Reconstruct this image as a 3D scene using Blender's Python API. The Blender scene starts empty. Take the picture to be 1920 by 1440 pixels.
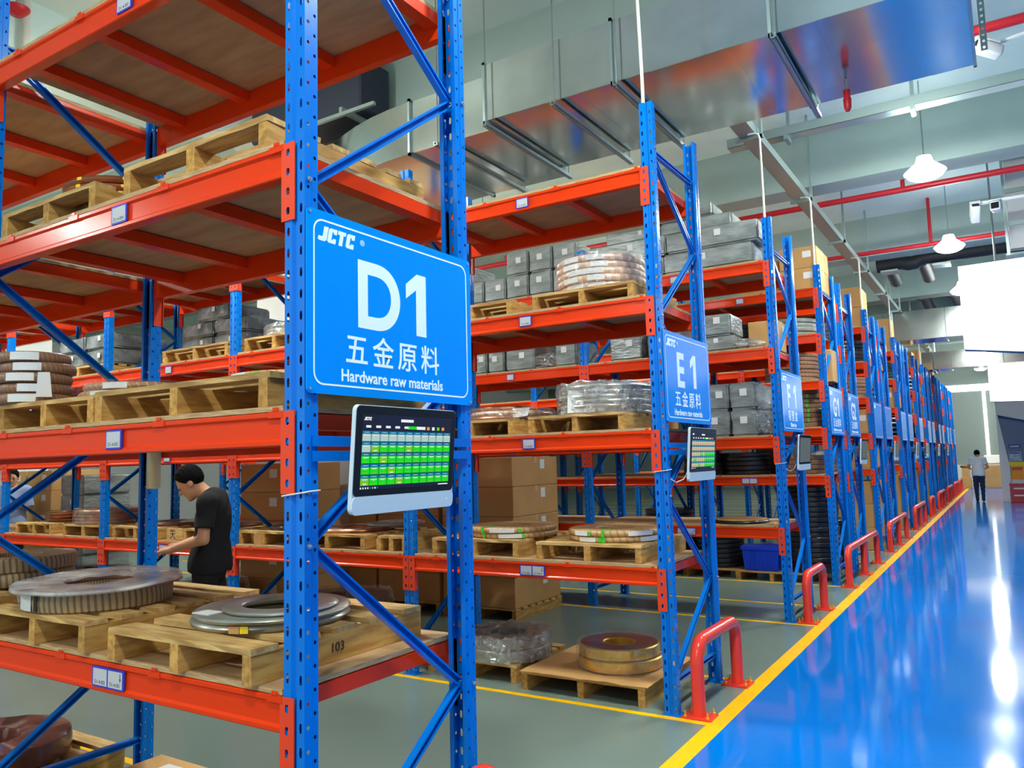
import bpy, bmesh, math, random
import numpy as np
from mathutils import Vector, Matrix, noise
RN = random.Random(11)
sc = bpy.context.scene
COL = sc.collection
PI = math.pi

# ------------------------------------------------------------------ camera, light, exposure
def make_camera():
    f, ya, pi_, ro = 1473.5, math.radians(32.15), math.radians(5.655), math.radians(-1.48)
    fw = Vector((-math.sin(ya)*math.cos(pi_), math.cos(ya)*math.cos(pi_), math.sin(pi_)))
    r = Vector((math.cos(ya), math.sin(ya), 0)); u = r.cross(fw)
    r2 = r*math.cos(ro)+u*math.sin(ro); u2 = -r*math.sin(ro)+u*math.cos(ro)
    cd = bpy.data.cameras.new('camera'); co = bpy.data.objects.new('camera', cd)
    cd.sensor_width = 36; cd.lens = 36*f/1920; cd.clip_end = 200; cd.clip_start = .05
    m = Matrix((r2, u2, -fw)).transposed().to_4x4(); m.translation = (1.979, -1.845, 1.7)
    co.matrix_world = m; COL.objects.link(co); sc.camera = co
make_camera()
w = bpy.data.worlds.new('world'); sc.world = w; w.use_nodes = True
w.node_tree.nodes['Background'].inputs[0].default_value = (.97, 1, .97, 1)
w.node_tree.nodes['Background'].inputs[1].default_value = .7
sc.view_settings.view_transform = 'Standard'; sc.view_settings.look = 'None'
sc.view_settings.exposure = 0.14; sc.view_settings.gamma = 1; sc.view_settings.use_curve_mapping = False
LAMP = 270.0
LAMP_SPOTS = [(1.3, -6.4), (1.3, -2.0), (1.3, 1.9), (1.33, 9.1), (1.35, 13.45), (1.35, 17.9), (1.33, 22.4), (1.3, 26.9), (1.27, 31.2), (1.2, 35.2), (1.15, 37.6),
              (-3.6, -6.0), (-9.0, -4.2), (-3.6, 2.35), (-7.6, 2.35), (-11, 2.35), (1.3, 6.12, 5.5), (-9.5, 5.9), (-5.0, 8.5), (-9.5, 8.5), (-4.5, 12.4), (-4.5, 16.6), (-4.5, 20.6), (-4.5, 27), (-4.5, 33)]  # raised lamp behind the duct is unseen, added to light the cartons
try:
    sc.cycles.use_denoising = True
    sc.cycles.max_bounces = 8; sc.cycles.diffuse_bounces = 5; sc.cycles.glossy_bounces = 4; sc.cycles.transparent_max_bounces = 12
    sc.cycles.sample_clamp_indirect = 6; sc.cycles.caustics_reflective = False; sc.cycles.caustics_refractive = False
except Exception:
    pass

# ------------------------------------------------------------------ materials
def lin(c):
    return tuple(((v/255)/12.92 if v/255 <= .04045 else ((v/255+.055)/1.055)**2.4) for v in c)+(1,)
MT = {}
def mat(name, rgb, rough=.5, metal=0, rgb2=None, scale=8, stretch=(1, 1, 1), bump=0, bscale=40, coat=0, detail=3, rvar=0, obvar=0, spec=.4):
    m = bpy.data.materials.new(name); m.use_nodes = True; MT[name] = m
    nt = m.node_tree; b = nt.nodes['Principled BSDF']; L = nt.links.new
    b.inputs['Base Color'].default_value = lin(rgb); b.inputs['Roughness'].default_value = rough; b.inputs['Metallic'].default_value = metal
    b.inputs['Specular IOR Level'].default_value = spec
    if coat: b.inputs['Coat Weight'].default_value = coat; b.inputs['Coat Roughness'].default_value = .06
    tc = nt.nodes.new('ShaderNodeTexCoord'); mp = nt.nodes.new('ShaderNodeMapping'); mp.inputs['Scale'].default_value = stretch
    L(tc.outputs['Object'], mp.inputs['Vector'])
    nz = nt.nodes.new('ShaderNodeTexNoise'); nz.inputs['Scale'].default_value = scale; nz.inputs['Detail'].default_value = detail
    vec = mp.outputs[0]
    if obvar:
        oi = nt.nodes.new('ShaderNodeObjectInfo'); ad = nt.nodes.new('ShaderNodeVectorMath'); ad.operation = 'MULTIPLY_ADD'
        ad.inputs[1].default_value = (37, 19, 23); cx = nt.nodes.new('ShaderNodeCombineXYZ')
        for i in range(3): L(oi.outputs['Random'], cx.inputs[i])
        L(cx.outputs[0], ad.inputs[0]); L(vec, ad.inputs[2]); vec = ad.outputs[0]
    L(vec, nz.inputs['Vector'])
    if rgb2:
        rp = nt.nodes.new('ShaderNodeValToRGB'); rp.color_ramp.elements[0].color = lin(rgb); rp.color_ramp.elements[1].color = lin(rgb2)
        rp.color_ramp.elements[0].position = .35; rp.color_ramp.elements[1].position = .65
        L(nz.outputs['Fac'], rp.inputs[0])
        out = rp.outputs[0]
        if obvar:
            hs = nt.nodes.new('ShaderNodeHueSaturation'); mr = nt.nodes.new('ShaderNodeMapRange')
            mr.inputs[3].default_value = 1-obvar; mr.inputs[4].default_value = 1+obvar
            L(oi.outputs['Random'], mr.inputs[0]); L(mr.outputs[0], hs.inputs['Value']); L(out, hs.inputs['Color']); out = hs.outputs[0]
        L(out, b.inputs['Base Color'])
    if rvar:
        mr2 = nt.nodes.new('ShaderNodeMapRange'); mr2.inputs[3].default_value = max(.02, rough-rvar); mr2.inputs[4].default_value = rough+rvar
        L(nz.outputs['Fac'], mr2.inputs[0]); L(mr2.outputs[0], b.inputs['Roughness'])
    if bump:
        n2 = nt.nodes.new('ShaderNodeTexNoise'); n2.inputs['Scale'].default_value = bscale; n2.inputs['Detail'].default_value = 4
        L(vec, n2.inputs['Vector']); bp = nt.nodes.new('ShaderNodeBump'); bp.inputs['Strength'].default_value = bump; bp.inputs['Distance'].default_value = .01
        L(n2.outputs['Fac'], bp.inputs['Height']); L(bp.outputs[0], b.inputs['Normal'])
    return m
def emit(name, rgb, s):
    m = bpy.data.materials.new(name); m.use_nodes = True; MT[name] = m; nt = m.node_tree
    b = nt.nodes['Principled BSDF']; b.inputs['Base Color'].default_value = lin(rgb); b.inputs['Roughness'].default_value = .3
    b.inputs['Emission Color'].default_value = lin(rgb); b.inputs['Emission Strength'].default_value = s
    return m
def wrapped(name, a, b2, n=26, slant=60, rough=.5, metal=0, ratio=.8, bump=.4):
    """paper tape wound round a ring: slanting stripes that follow the angle"""
    m = mat(name, a, rough, metal); nt = m.node_tree; L = nt.links.new; bs = nt.nodes['Principled BSDF']
    tc = nt.nodes.new('ShaderNodeTexCoord'); sx = nt.nodes.new('ShaderNodeSeparateXYZ'); L(tc.outputs['Object'], sx.inputs[0])
    def mth(op, x, y=None):
        k = nt.nodes.new('ShaderNodeMath'); k.operation = op
        for i, v in enumerate((x, y)):
            if v is None: continue
            if isinstance(v, (int, float)): k.inputs[i].default_value = v
            else: L(v, k.inputs[i])
        return k.outputs[0]
    an = mth('MULTIPLY', mth('ARCTAN2', sx.outputs[1], sx.outputs[0]), n/(2*PI))
    fr = mth('FRACT', mth('ADD', mth('ADD', an, mth('MULTIPLY', sx.outputs[2], slant/6)), 50))
    rp = nt.nodes.new('ShaderNodeValToRGB'); e = rp.color_ramp.elements
    e[0].color = lin(a); e[0].position = ratio-.05; e[1].color = lin(b2); e[1].position = ratio+.03
    L(fr, rp.inputs[0]); L(rp.outputs[0], bs.inputs['Base Color'])
    bp = nt.nodes.new('ShaderNodeBump'); bp.inputs['Strength'].default_value = bump; bp.inputs['Distance'].default_value = .004
    L(fr, bp.inputs['Height']); L(bp.outputs[0], bs.inputs['Normal'])
    return m
def film(name, op=.25, tint=(225, 225, 220), bscale=14, bump=1.0, rough=.08, metal=.65):
    m = bpy.data.materials.new(name); m.use_nodes = True; MT[name] = m; nt = m.node_tree; nt.nodes.clear(); L = nt.links.new
    o = nt.nodes.new('ShaderNodeOutputMaterial'); t = nt.nodes.new('ShaderNodeBsdfTransparent')
    p = nt.nodes.new('ShaderNodeBsdfPrincipled'); p.inputs['Base Color'].default_value = lin(tint); p.inputs['Roughness'].default_value = rough
    p.inputs['Specular IOR Level'].default_value = .8; p.inputs['Metallic'].default_value = metal
    tc = nt.nodes.new('ShaderNodeTexCoord'); nz = nt.nodes.new('ShaderNodeTexNoise'); nz.inputs['Scale'].default_value = bscale; nz.inputs['Detail'].default_value = 5
    nz.inputs['Distortion'].default_value = 1.2
    L(tc.outputs['Object'], nz.inputs['Vector']); bp = nt.nodes.new('ShaderNodeBump'); bp.inputs['Strength'].default_value = bump; bp.inputs['Distance'].default_value = .03
    L(nz.outputs['Fac'], bp.inputs['Height']); L(bp.outputs[0], p.inputs['Normal'])
    mr = nt.nodes.new('ShaderNodeMapRange'); mr.inputs[1].default_value = .4; mr.inputs[2].default_value = .7; mr.inputs[3].default_value = op*.5; mr.inputs[4].default_value = min(1, op*1.7)
    L(nz.outputs['Fac'], mr.inputs[0]); mx = nt.nodes.new('ShaderNodeMixShader'); L(mr.outputs[0], mx.inputs[0]); L(t.outputs[0], mx.inputs[1]); L(p.outputs[0], mx.inputs[2])
    L(mx.outputs[0], o.inputs[0]); return m

mat('blue_paint', (0, 114, 208), .24, spec=.3, rvar=.04, scale=3)
mat('orange_paint', (228, 60, 14), .22, spec=.18, rvar=.05, scale=3)
mat('plate_paint', (230, 70, 38), .35, spec=.25)
mat('barrier_paint', (236, 64, 48), .2, spec=.4, rvar=.04)
mat('steel', (170, 176, 178), .32, 1)
mat('bolt_steel', (205, 208, 210), .3, .9)
mat('plywood', (186, 150, 106), .7, rgb2=(168, 130, 88), scale=5, stretch=(.6, 3, 3), obvar=.06)
mat('ply_edge', (206, 178, 132), .7, rgb2=(160, 124, 80), scale=10, stretch=(1, 1, 30))
mat('pallet_wood', (206, 170, 108), .75, rgb2=(172, 130, 72), scale=6, stretch=(1, 6, 6), obvar=.16, bump=.15)
mat('stringer_wood', (204, 160, 84), .75, rgb2=(166, 118, 54), scale=6, stretch=(6, 1, 6), obvar=.16, bump=.15)
mat('carton', (196, 150, 92), .75, rgb2=(186, 140, 84), scale=2, obvar=.05)
mat('carton_dark', (150, 104, 60), .75, rgb2=(140, 96, 54), scale=2, obvar=.05)
mat('tape', (190, 160, 112), .3)
mat('cream', (232, 214, 160), .6); mat('paper', (222, 222, 218), .6); mat('card_paper', (196, 198, 200), .5, spec=.2)
mat('ink', (40, 40, 44), .6)
mat('label_blue', (52, 60, 190), .4)
mat('green_tape', (70, 200, 40), .4)
mat('grey_wrap', (150, 158, 154), .22, rgb2=(116, 123, 120), scale=4, stretch=(1, 1, 3), bump=.8, bscale=11, spec=.6)
mat('silver_wrap', (172, 180, 180), .16, metal=.4, rgb2=(112, 120, 120), scale=5, bump=1.6, bscale=13, spec=.8)
mat('black_coil', (26, 27, 29), .35, coat=.3, bump=.2, bscale=30)
mat('white_edge', (206, 208, 204), .45)
mat('copper', (206, 140, 104), .3, .85, rgb2=(190, 122, 88), scale=5)
mat('brass', (236, 192, 70), .28, .7, rgb2=(222, 174, 54), scale=4)
mat('steel_strip', (176, 178, 168), .3, .6, rgb2=(150, 150, 138), scale=6)
mat('brown_film_and_reflection', (132, 84, 70), .3, rgb2=(116, 70, 60), scale=5, coat=.6, bump=.2, bscale=10)  # brown film; also paints red shelf reflections on the flat coil and lid
wrapped('kraft_wrap', (176, 132, 92), (206, 170, 126), 40, 80)
wrapped('kraft_wrap_light', (196, 160, 108), (170, 130, 82), 44, 30, ratio=.72)
wrapped('brown_wrap', (134, 98, 74), (160, 124, 92), 46, 70, rough=.35)
wrapped('fluted_wrap', (162, 140, 104), (112, 92, 66), 72, 20, rough=.4, ratio=.62, bump=.8)
wrapped('pale_copper_wrap', (222, 178, 146), (240, 212, 186), 30, 12, rough=.3, metal=.2, ratio=.6)
film('film_clear', .12, (170, 170, 166)); film('film_heavy', .5, (226, 228, 226), 13, 2.4, .1); film('film_lid', .7, (226, 226, 218), 4, .4, .12, .1); film('film_soft', .22, (226, 226, 220), 13, 2.2, .08)
mat('concrete_paint', (226, 248, 240), .8, rgb2=(219, 241, 233), scale=1.5)
mat('beam_grey', (164, 184, 177), .75, rgb2=(157, 177, 170), scale=1.2)
mat('wall_white', (214, 214, 208), .8)
mat('wall_grey', (132, 142, 137), .8)
mat('wall_blue_grey', (112, 126, 150), .7)
mat('panel_white', (240, 242, 240), .5)
mat('floor_blue', (0, 116, 208), .08, rgb2=(0, 112, 202), scale=.6, spec=.28, rvar=.02, bump=.008, bscale=1.3)
mat('floor_grey', (118, 134, 124), .2, rgb2=(110, 125, 116), scale=.5, spec=.35, rvar=.05)
mat('line_yellow', (252, 190, 0), .4, spec=.2, rgb2=(244, 180, 0), scale=6)
mat('galvanised', (214, 220, 217), .16, 1, rgb2=(198, 205, 202), scale=2.2, bump=.03, bscale=2.5, rvar=.05)
mat('zinc_strut', (168, 186, 182), .4, .8)
mat('pipe_red', (190, 34, 44), .4)
mat('conduit_white', (222, 220, 206), .5)
mat('black_rubber', (34, 38, 42), .6)
mat('dark_navy', (44, 50, 66), .6)
mat('camera_white', (228, 230, 228), .4); mat('glass_black', (10, 12, 14), .06, coat=.5)
mat('sign_blue', (0, 142, 240), .16, spec=.12); mat('sign_white', (232, 250, 255), .4)
mat('crate_blue', (20, 66, 214), .35, bump=.1)
mat('monitor_silver', (206, 222, 222), .35, 0, spec=.3); mat('monitor_grey', (92, 98, 100), .3, .4)
mat('bezel', (12, 18, 20), .08, coat=.4)
mat('skin', (196, 142, 104), .5); mat('hair', (14, 13, 13), .85, spec=.1); mat('shirt_black', (20, 20, 22), .9); mat('trouser_black', (14, 14, 17), .85)
mat('shirt_white', (226, 228, 230), .85); mat('jeans', (30, 44, 74), .85); mat('shirt_blue', (150, 172, 214), .85); mat('shoe_black', (16, 16, 18), .5)
mat('red_box', (178, 30, 42), .35, coat=.3); mat('poster_orange', (232, 150, 40), .6); mat('poster_yellow', (232, 204, 30), .6); mat('poster_blue', (84, 90, 150), .6)
mat('photo_blue', (120, 160, 190), .4, rgb2=(200, 210, 214), scale=9); mat('cloth_brown', (140, 108, 82), .9)
emit('lamp_glow', (247, 255, 250), LAMP); emit('housing_glow', (247, 255, 250), 12); emit('panel_lit', (255, 255, 252), .75); emit('strip_lit', (255, 255, 255), 1.1)  # lamp housings get an added glow that brightens the ceiling
for n_, c_, s_ in (('ui_navy', (26, 30, 62), .5), ('ui_teal', (0, 120, 160), 1), ('ui_green', (10, 220, 0), 1), ('ui_lime', (110, 200, 0), 1), ('ui_pale', (186, 214, 204), .9), ('ui_white', (240, 245, 240), 1), ('ui_tan', (214, 190, 140), .9), ('ui_orange', (240, 150, 50), 1), ('ui_glare', (110, 122, 118), .5), ('ui_led', (190, 210, 255), 1.5)):
    emit(n_, c_, s_*.8)
    MT[n_].node_tree.nodes['Principled BSDF'].inputs['Base Color'].default_value = lin(tuple(v*.4 for v in c_))
G = MT

# ------------------------------------------------------------------ object helpers
LABELS = {}
def mesh_of(bm, name, mats, smooth=False):
    me = bpy.data.meshes.new(name)
    bmesh.ops.recalc_face_normals(bm, faces=bm.faces) if bm.faces else None
    bm.to_mesh(me); bm.free()
    for m in (mats if isinstance(mats, (list, tuple)) else [mats]): me.materials.append(G[m] if isinstance(m, str) else m)
    if smooth:
        for p in me.polygons: p.use_smooth = True
        try: me.set_sharp_from_angle(angle=math.radians(38))
        except Exception: pass
    return me
def put(name, me, parent=None, loc=(0, 0, 0), rz=0, rot=None):
    o = bpy.data.objects.new(name, me); COL.objects.link(o); o.location = loc
    o.rotation_euler = rot if rot else (0, 0, rz)
    if parent: o.parent = parent
    return o
def obj(name, bm, mats, parent=None, smooth=False, loc=(0, 0, 0), rz=0):
    return put(name, mesh_of(bm, name, mats, smooth), parent, loc, rz)
def tag(o, label, cat, group=None):
    o['label'] = label; o['category'] = cat
    if group: o['group'] = group
    LABELS.setdefault(label, []).append(o.name); return o
def thing(name, label, cat, loc=(0, 0, 0), rz=0, group=None):
    o = put(name, None, None, loc, rz); o.empty_display_size = .1
    return tag(o, label, cat, group)
def struct(o): o['kind'] = 'structure'; return o
def BM(): return bmesh.new()
def box(bm, x0, x1, y0, y1, z0, z1, mi=0):
    v = [bm.verts.new((x, y, z)) for z in (z0, z1) for y in (y0, y1) for x in (x0, x1)]
    for q in ((0, 2, 3, 1), (4, 5, 7, 6), (0, 1, 5, 4), (2, 6, 7, 3), (0, 4, 6, 2), (1, 3, 7, 5)):
        f = bm.faces.new([v[i] for i in q]); f.material_index = mi
    return v
def bbox(bm, x0, x1, y0, y1, z0, z1, r=.01, seg=2, mi=0):
    b2 = BM(); box(b2, x0, x1, y0, y1, z0, z1)
    bmesh.ops.bevel(b2, geom=list(b2.edges), offset=r, segments=seg, affect='EDGES', profile=.5)
    merge(bm, b2, mi)
def merge(bm, b2, mi=0, M=None):
    mp = {}
    for v in b2.verts: mp[v] = bm.verts.new(M @ v.co if M else v.co)
    for f in b2.faces:
        try: g = bm.faces.new([mp[v] for v in f.verts]); g.material_index = mi; g.smooth = f.smooth
        except ValueError: pass
    b2.free()
def prism(bm, pts, axis, a, b, mi=0, caps=True):
    """polygon pts (2D) extruded along axis from a to b"""
    def P(p, t): return {'x': (t, p[0], p[1]), 'y': (p[0], t, p[1]), 'z': (p[0], p[1], t)}[axis]
    A = [bm.verts.new(P(p, a)) for p in pts]; B = [bm.verts.new(P(p, b)) for p in pts]; n = len(pts)
    for i in range(n):
        f = bm.faces.new((A[i], A[(i+1) % n], B[(i+1) % n], B[i])); f.material_index = mi
    if caps:
        for q in (A[::-1], B): f = bm.faces.new(q); f.material_index = mi
def lathe(bm, prof, n=64, c=(0, 0, 0), closed=True, mi=0, jit=None):
    rings = []
    for i in range(n):
        a = 2*PI*i/n; ring = []
        for k, (r, z) in enumerate(prof):
            dr, dz = jit(a, k, r, z) if jit else (0, 0)
            ring.append(bm.verts.new((c[0]+(r+dr)*math.cos(a), c[1]+(r+dr)*math.sin(a), c[2]+z+dz)))
        rings.append(ring)
    m = len(prof)
    for i in range(n):
        for k in range(m if closed else m-1):
            f = bm.faces.new((rings[i][k], rings[(i+1) % n][k], rings[(i+1) % n][(k+1) % m], rings[i][(k+1) % m])); f.material_index = mi
def tube(bm, pts, r, n=12, cap=True, mi=0):
    pts = [Vector(p) for p in pts]; rings = []; up = None
    for i, p in enumerate(pts):
        t = (pts[min(i+1, len(pts)-1)]-pts[max(i-1, 0)]).normalized()
        if up is None: up = Vector((0, 0, 1)) if abs(t.z) < .9 else Vector((1, 0, 0))
        s = t.cross(up).normalized(); up = s.cross(t).normalized()
        rr = r[i] if isinstance(r, (list, tuple)) else r
        rings.append([bm.verts.new(p+rr*(math.cos(2*PI*k/n)*s+math.sin(2*PI*k/n)*up)) for k in range(n)])
    for a, b in zip(rings, rings[1:]):
        for k in range(n): f = bm.faces.new((a[k], a[(k+1) % n], b[(k+1) % n], b[k])); f.material_index = mi
    if cap:
        for q in (rings[0][::-1], rings[-1]): f = bm.faces.new(q); f.material_index = mi
def disc(bm, c, r, ax='z', h=.004, n=12, mi=0):
    pts = [(r*math.cos(2*PI*k/n), r*math.sin(2*PI*k/n)) for k in range(n)]
    b2 = BM(); prism(b2, pts, ax, 0, h); merge(bm, b2, mi, Matrix.Translation(c))
SX = Matrix(((0, 0, 1, 0), (1, 0, 0, 0), (0, 1, 0, 0), (0, 0, 0, 1)))     # local (right, up, out) of a board that faces +X
SY = Matrix(((1, 0, 0, 0), (0, 0, -1, 0), (0, 1, 0, 0), (0, 0, 0, 1)))    # the same for one that faces -Y
TXT = {}
def text_bm(body, size, ext=.0006, off=0, sx=1, align='LEFT', shear=0):
    key = (body, size, ext, off, sx, align, shear)
    if key not in TXT:
        c = bpy.data.curves.new('t', 'FONT'); c.body = body; c.size = size; c.extrude = ext; c.offset = off; c.align_x = align; c.shear = shear
        c.resolution_u = 12 if size > .2 else 4
        o = bpy.data.objects.new('t', c); COL.objects.link(o)
        dg = bpy.context.evaluated_depsgraph_get(); dg.update()
        me = bpy.data.meshes.new_from_object(o.evaluated_get(dg))
        bpy.data.objects.remove(o); bpy.data.curves.remove(c); TXT[key] = me
    bm = BM(); bm.from_mesh(TXT[key])
    for v in bm.verts: v.co.x *= sx
    return bm
def text(name, body, size, pos, frame, m, parent, **k):
    bm = text_bm(body, size, **k); bm.transform(Matrix.Translation(pos) @ frame if frame else Matrix.Translation(pos))
    me = bpy.data.meshes.new(name); bm.to_mesh(me); bm.free(); me.materials.clear(); me.materials.append(G[m])
    for p in me.polygons: p.material_index = 0
    return put(name, me, parent)
def rrect(w, h, r, n=5):
    out = []
    for cx, cy, a0 in ((w-r, r, -90), (w-r, h-r, 0), (r, h-r, 90), (r, r, 180)):
        for i in range(n+1):
            a = math.radians(a0+90*i/n); out.append((cx+r*math.cos(a), cy+r*math.sin(a)))
    return out
ORD = ['first', 'second', 'third', 'fourth', 'fifth', 'sixth', 'seventh', 'eighth', 'ninth', 'tenth', 'eleventh', 'twelfth', 'thirteenth', 'fourteenth', 'fifteenth', 'sixteenth']

# ------------------------------------------------------------------ the hall
BEAMS = (-5.2, -.1, 4.97, 10.05, 15.1, 20.3, 25.4, 30.6, 35.6)
def hall():
    bm = BM()
    for a, b, mi in ((-22, .21, 0), (.21, .325, 2), (.325, 14, 1)):
        v = [bm.verts.new(p) for p in ((a, -9, 0), (b, -9, 0), (b, 40.5, 0), (a, 40.5, 0))]; f = bm.faces.new(v); f.material_index = mi
        f.normal_update()
    struct(obj('floor', bm, ['floor_grey', 'floor_blue', 'line_yellow']))
    k = 0
    def line(x0, x1, y0, y1):
        nonlocal k; k += 1
        b = BM(); box(b, x0, x1, y0, y1, 0, .0012); struct(obj('trim_%d' % k, b, 'line_yellow'))
    for y0, y1 in ((0, .956), (3.266, 4.222), (6.572, 7.528), (9.15, 11.56), (13.2, 15.61), (17.3, 19.71), (21.4, 22.36), (24, 26.41), (28.1, 30.5), (32.2, 34.6), (36.2, 37.2)):
        line(-11.4, .21, y0-.085, y0-.03); line(-11.4, .21, y1+.03, y1+.085)
    b = BM(); box(b, -22, 14, -9, 42, 6.4, 6.6); struct(obj('ceiling', b, 'concrete_paint'))
    for y in BEAMS:
        k += 1; b = BM(); box(b, -22, 14, y, y+.5, 5.62, 6.4); struct(obj('trim_%d' % k, b, 'beam_grey'))
    for x in (-14.5, -6.3, 2.9):
        k += 1; b = BM(); box(b, x, x+.35, -9, 40.5, 5.85, 6.4); struct(obj('trim_%d' % k, b, 'concrete_paint'))
    b = BM(); box(b, -22, 14, 40.5, 40.7, 0, 6.4); struct(obj('wall_far', b, 'wall_grey'))
    b = BM(); box(b, -22.2, -22, -9, 42, 0, 6.4); struct(obj('wall_left', b, 'wall_white'))
    b = BM(); box(b, 4.6, 4.8, 2.5, 40.5, 0, 6.4); struct(obj('wall_right', b, 'wall_blue_grey'))  # unseen wall added to darken the reflections in the row signs
    # square columns behind rack E
    for x0, x1 in ((-6.85, -5.55), (-15.1, -13.8)):
        k += 1; b = BM(); box(b, x0, x1, 5.5, 6.3, 0, 6.4); struct(obj('trim_%d' % k, b, 'wall_white'))
    # end of the aisle: white cladding with a slanting recess
    k += 1; b = BM(); P = [(1.66, 0), (1.95, 0), (1.93, 1.13), (1.70, 2.82), (2.9, 2.5), (3.6, 2.5), (3.6, 3.45), (1.66, 3.45)]
    prism(b, P, 'y', 28.5, 28.9); struct(obj('trim_%d' % k, b, 'wall_white'))
    k += 1; b = BM(); box(b, 1.72, 3.6, 28.75, 28.95, 0, 3.4); struct(obj('trim_%d' % k, b, 'wall_blue_grey'))
    k += 1; b = BM(); box(b, 1.95, 3.6, 28.55, 28.74, 0, 1.15); struct(obj('trim_%d' % k, b, 'wall_white'))
    k += 1; b = BM(); box(b, 1.66, 3.6, 28.9, 40.5, 0, 3.4); struct(obj('trim_%d' % k, b, 'wall_white'))
    # bright daylight gap over and beside the end wall
    k += 1; b = BM(); box(b, -6, 1.6, 40.42, 40.5, 4.42, 4.74); struct(obj('trim_%d' % k, b, 'strip_lit'))
    k += 1; b = BM(); box(b, 1.06, 1.2, 40.42, 40.5, 1.3, 4.42); struct(obj('trim_%d' % k, b, 'strip_lit'))
    k += 1; b = BM(); box(b, -2, 1.66, 40.3, 40.5, 0, 1.02); struct(obj('trim_%d' % k, b, 'wall_white'))
hall()

# ------------------------------------------------------------------ pallet racks
UW, UD, DEP, PITCH, UH = .097, .064, .956, 2.235, 4.24
LB = PITCH-UW
def strip(bm, p0, p1, H, hw=0, hh=0, zo=0, pitch=.075, z00=0):
    p0 = Vector(p0); p1 = Vector(p1); d = p1-p0; Lh = d.length
    P = lambda u, z: bm.verts.new((p0.x+d.x*u, p0.y+d.y*u, z00+z))
    if not hw:
        bm.faces.new((P(0, 0), P(1, 0), P(1, H), P(0, H))); return
    if zo: bm.faces.new((P(0, 0), P(1, 0), P(1, zo), P(0, zo)))
    z = zo; au = hw/Lh
    while z+pitch <= H+1e-6:
        o = [P(u, z+v*pitch) for u, v in ((0, 0), (.5, 0), (1, 0), (1, .5), (1, 1), (.5, 1), (0, 1), (0, .5))]
        i = [P(.5+u*au, z+pitch/2+v*hh) for u, v in ((-.75, -.8), (0, -1), (.75, -.8), (1, 0), (.75, .8), (0, 1), (-.75, .8), (-1, 0))]
        for k in range(8): bm.faces.new((o[k], o[(k+1) % 8], i[(k+1) % 8], i[k]))
        z += pitch
    if z < H-1e-6: bm.faces.new((P(0, z), P(1, z), P(1, H), P(0, H)))
def upright_mesh():
    bm = BM(); W = UW
    S = [((-W, 0), (-.062, 0), .0062, .0165, 0), ((-.062, 0), (-.054, .010), 0, 0, 0), ((-.054, .010), (-.043, .010), 0, 0, 0), ((-.043, .010), (-.035, 0), 0, 0, 0),
         ((-.035, 0), (0, 0), .0062, .0165, 0), ((0, 0), (0, .031), .0062, .0062, 0), ((0, .031), (-.004, .035), 0, 0, 0), ((-.004, .035), (-.004, UD), .0062, .0062, .0375),
         ((-.004, UD), (-.024, UD), 0, 0, 0), ((-.024, UD), (-.024, UD-.01), 0, 0, 0),
         ((-W, .031), (-W, 0), .0062, .0062, 0), ((-W+.004, .035), (-W, .031), 0, 0, 0), ((-W+.004, UD), (-W+.004, .035), .0062, .0062, .0375),
         ((-W+.024, UD), (-W+.004, UD), 0, 0, 0), ((-W+.024, UD-.01), (-W+.024, UD), 0, 0, 0)]
    for p0, p1, hw, hh, zo in S: strip(bm, p0, p1, UH, hw, hh, zo)
    bmesh.ops.remove_doubles(bm, verts=bm.verts, dist=1e-5)
    return mesh_of(bm, 'upright', 'blue_paint')
def foot_mesh():
    bm = BM(); box(bm, -UW-.012, .012, -.015, UD+.025, 0, .006); return mesh_of(bm, 'foot_plate', 'blue_paint')
def beam_mesh():
    bm = BM(); P = [(.045, 0), (.002, 0), (-.002, -.003), (-.002, -.016), (.007, -.025), (.007, -.091), (-.002, -.100), (-.002, -.113), (.002, -.117), (.045, -.117)]
    prism(bm, P, 'x', 0, LB); return mesh_of(bm, 'beam', 'orange_paint')
def plate_mesh():
    """hooked end connector, drawn for the right end of a beam (x=0 is the side of the upright)"""
    bm = BM(); z0 = -.278; H = .28
    strip(bm, (-.014, -.0045), (.052, -.0045), H, .0085, .014, 0, .07, z0)
    for a, b in (((-.014, -.0045), (-.014, .0)), ((.052, 0), (.052, -.0045))): strip(bm, a, b, H, z00=z0)
    for z in (z0, z0+H):
        v = [bm.verts.new(p) for p in ((-.014, -.0045, z), (.052, -.0045, z), (.052, 0, z), (-.014, 0, z))]; bm.faces.new(v)
    box(bm, -.004, 0, 0, .05, z0, z0+H)
    return mesh_of(bm, 'end_plate', 'plate_paint')
def bar_mesh():
    bm = BM(); box(bm, -.034, .034, .047, DEP-.047, -.058, -.002)
    for s, y in ((1, 0), (-1, DEP)):
        ya, yb = (y-.006, y+.047) if s > 0 else (y-.047, y+.006)
        box(bm, -.036, .036, ya, ya+.004 if s > 0 else yb, -.020, .003) if s > 0 else box(bm, -.036, .036, yb-.004, yb, -.020, .003)
        box(bm, -.013, .013, ya, yb, .001, .004)
        if s > 0: box(bm, -.013, .013, ya, ya+.003, 0, .016)
        else: box(bm, -.013, .013, yb-.003, yb, 0, .016)
    return mesh_of(bm, 'cross_bar', 'orange_paint')
def board_mesh():
    bm = BM(); box(bm, .012, LB-.012, .004, DEP-.004, .003, .022)
    for f in bm.faces: f.material_index = 0 if abs(f.normal.z) > .5 or f.calc_center_median().z in (.003, .022) else 1
    bm.normal_update()
    for f in bm.faces: f.material_index = 0 if abs(f.normal.z) > .5 else 1
    return mesh_of(bm, 'shelf_board', ['plywood', 'ply_edge'])
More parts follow.
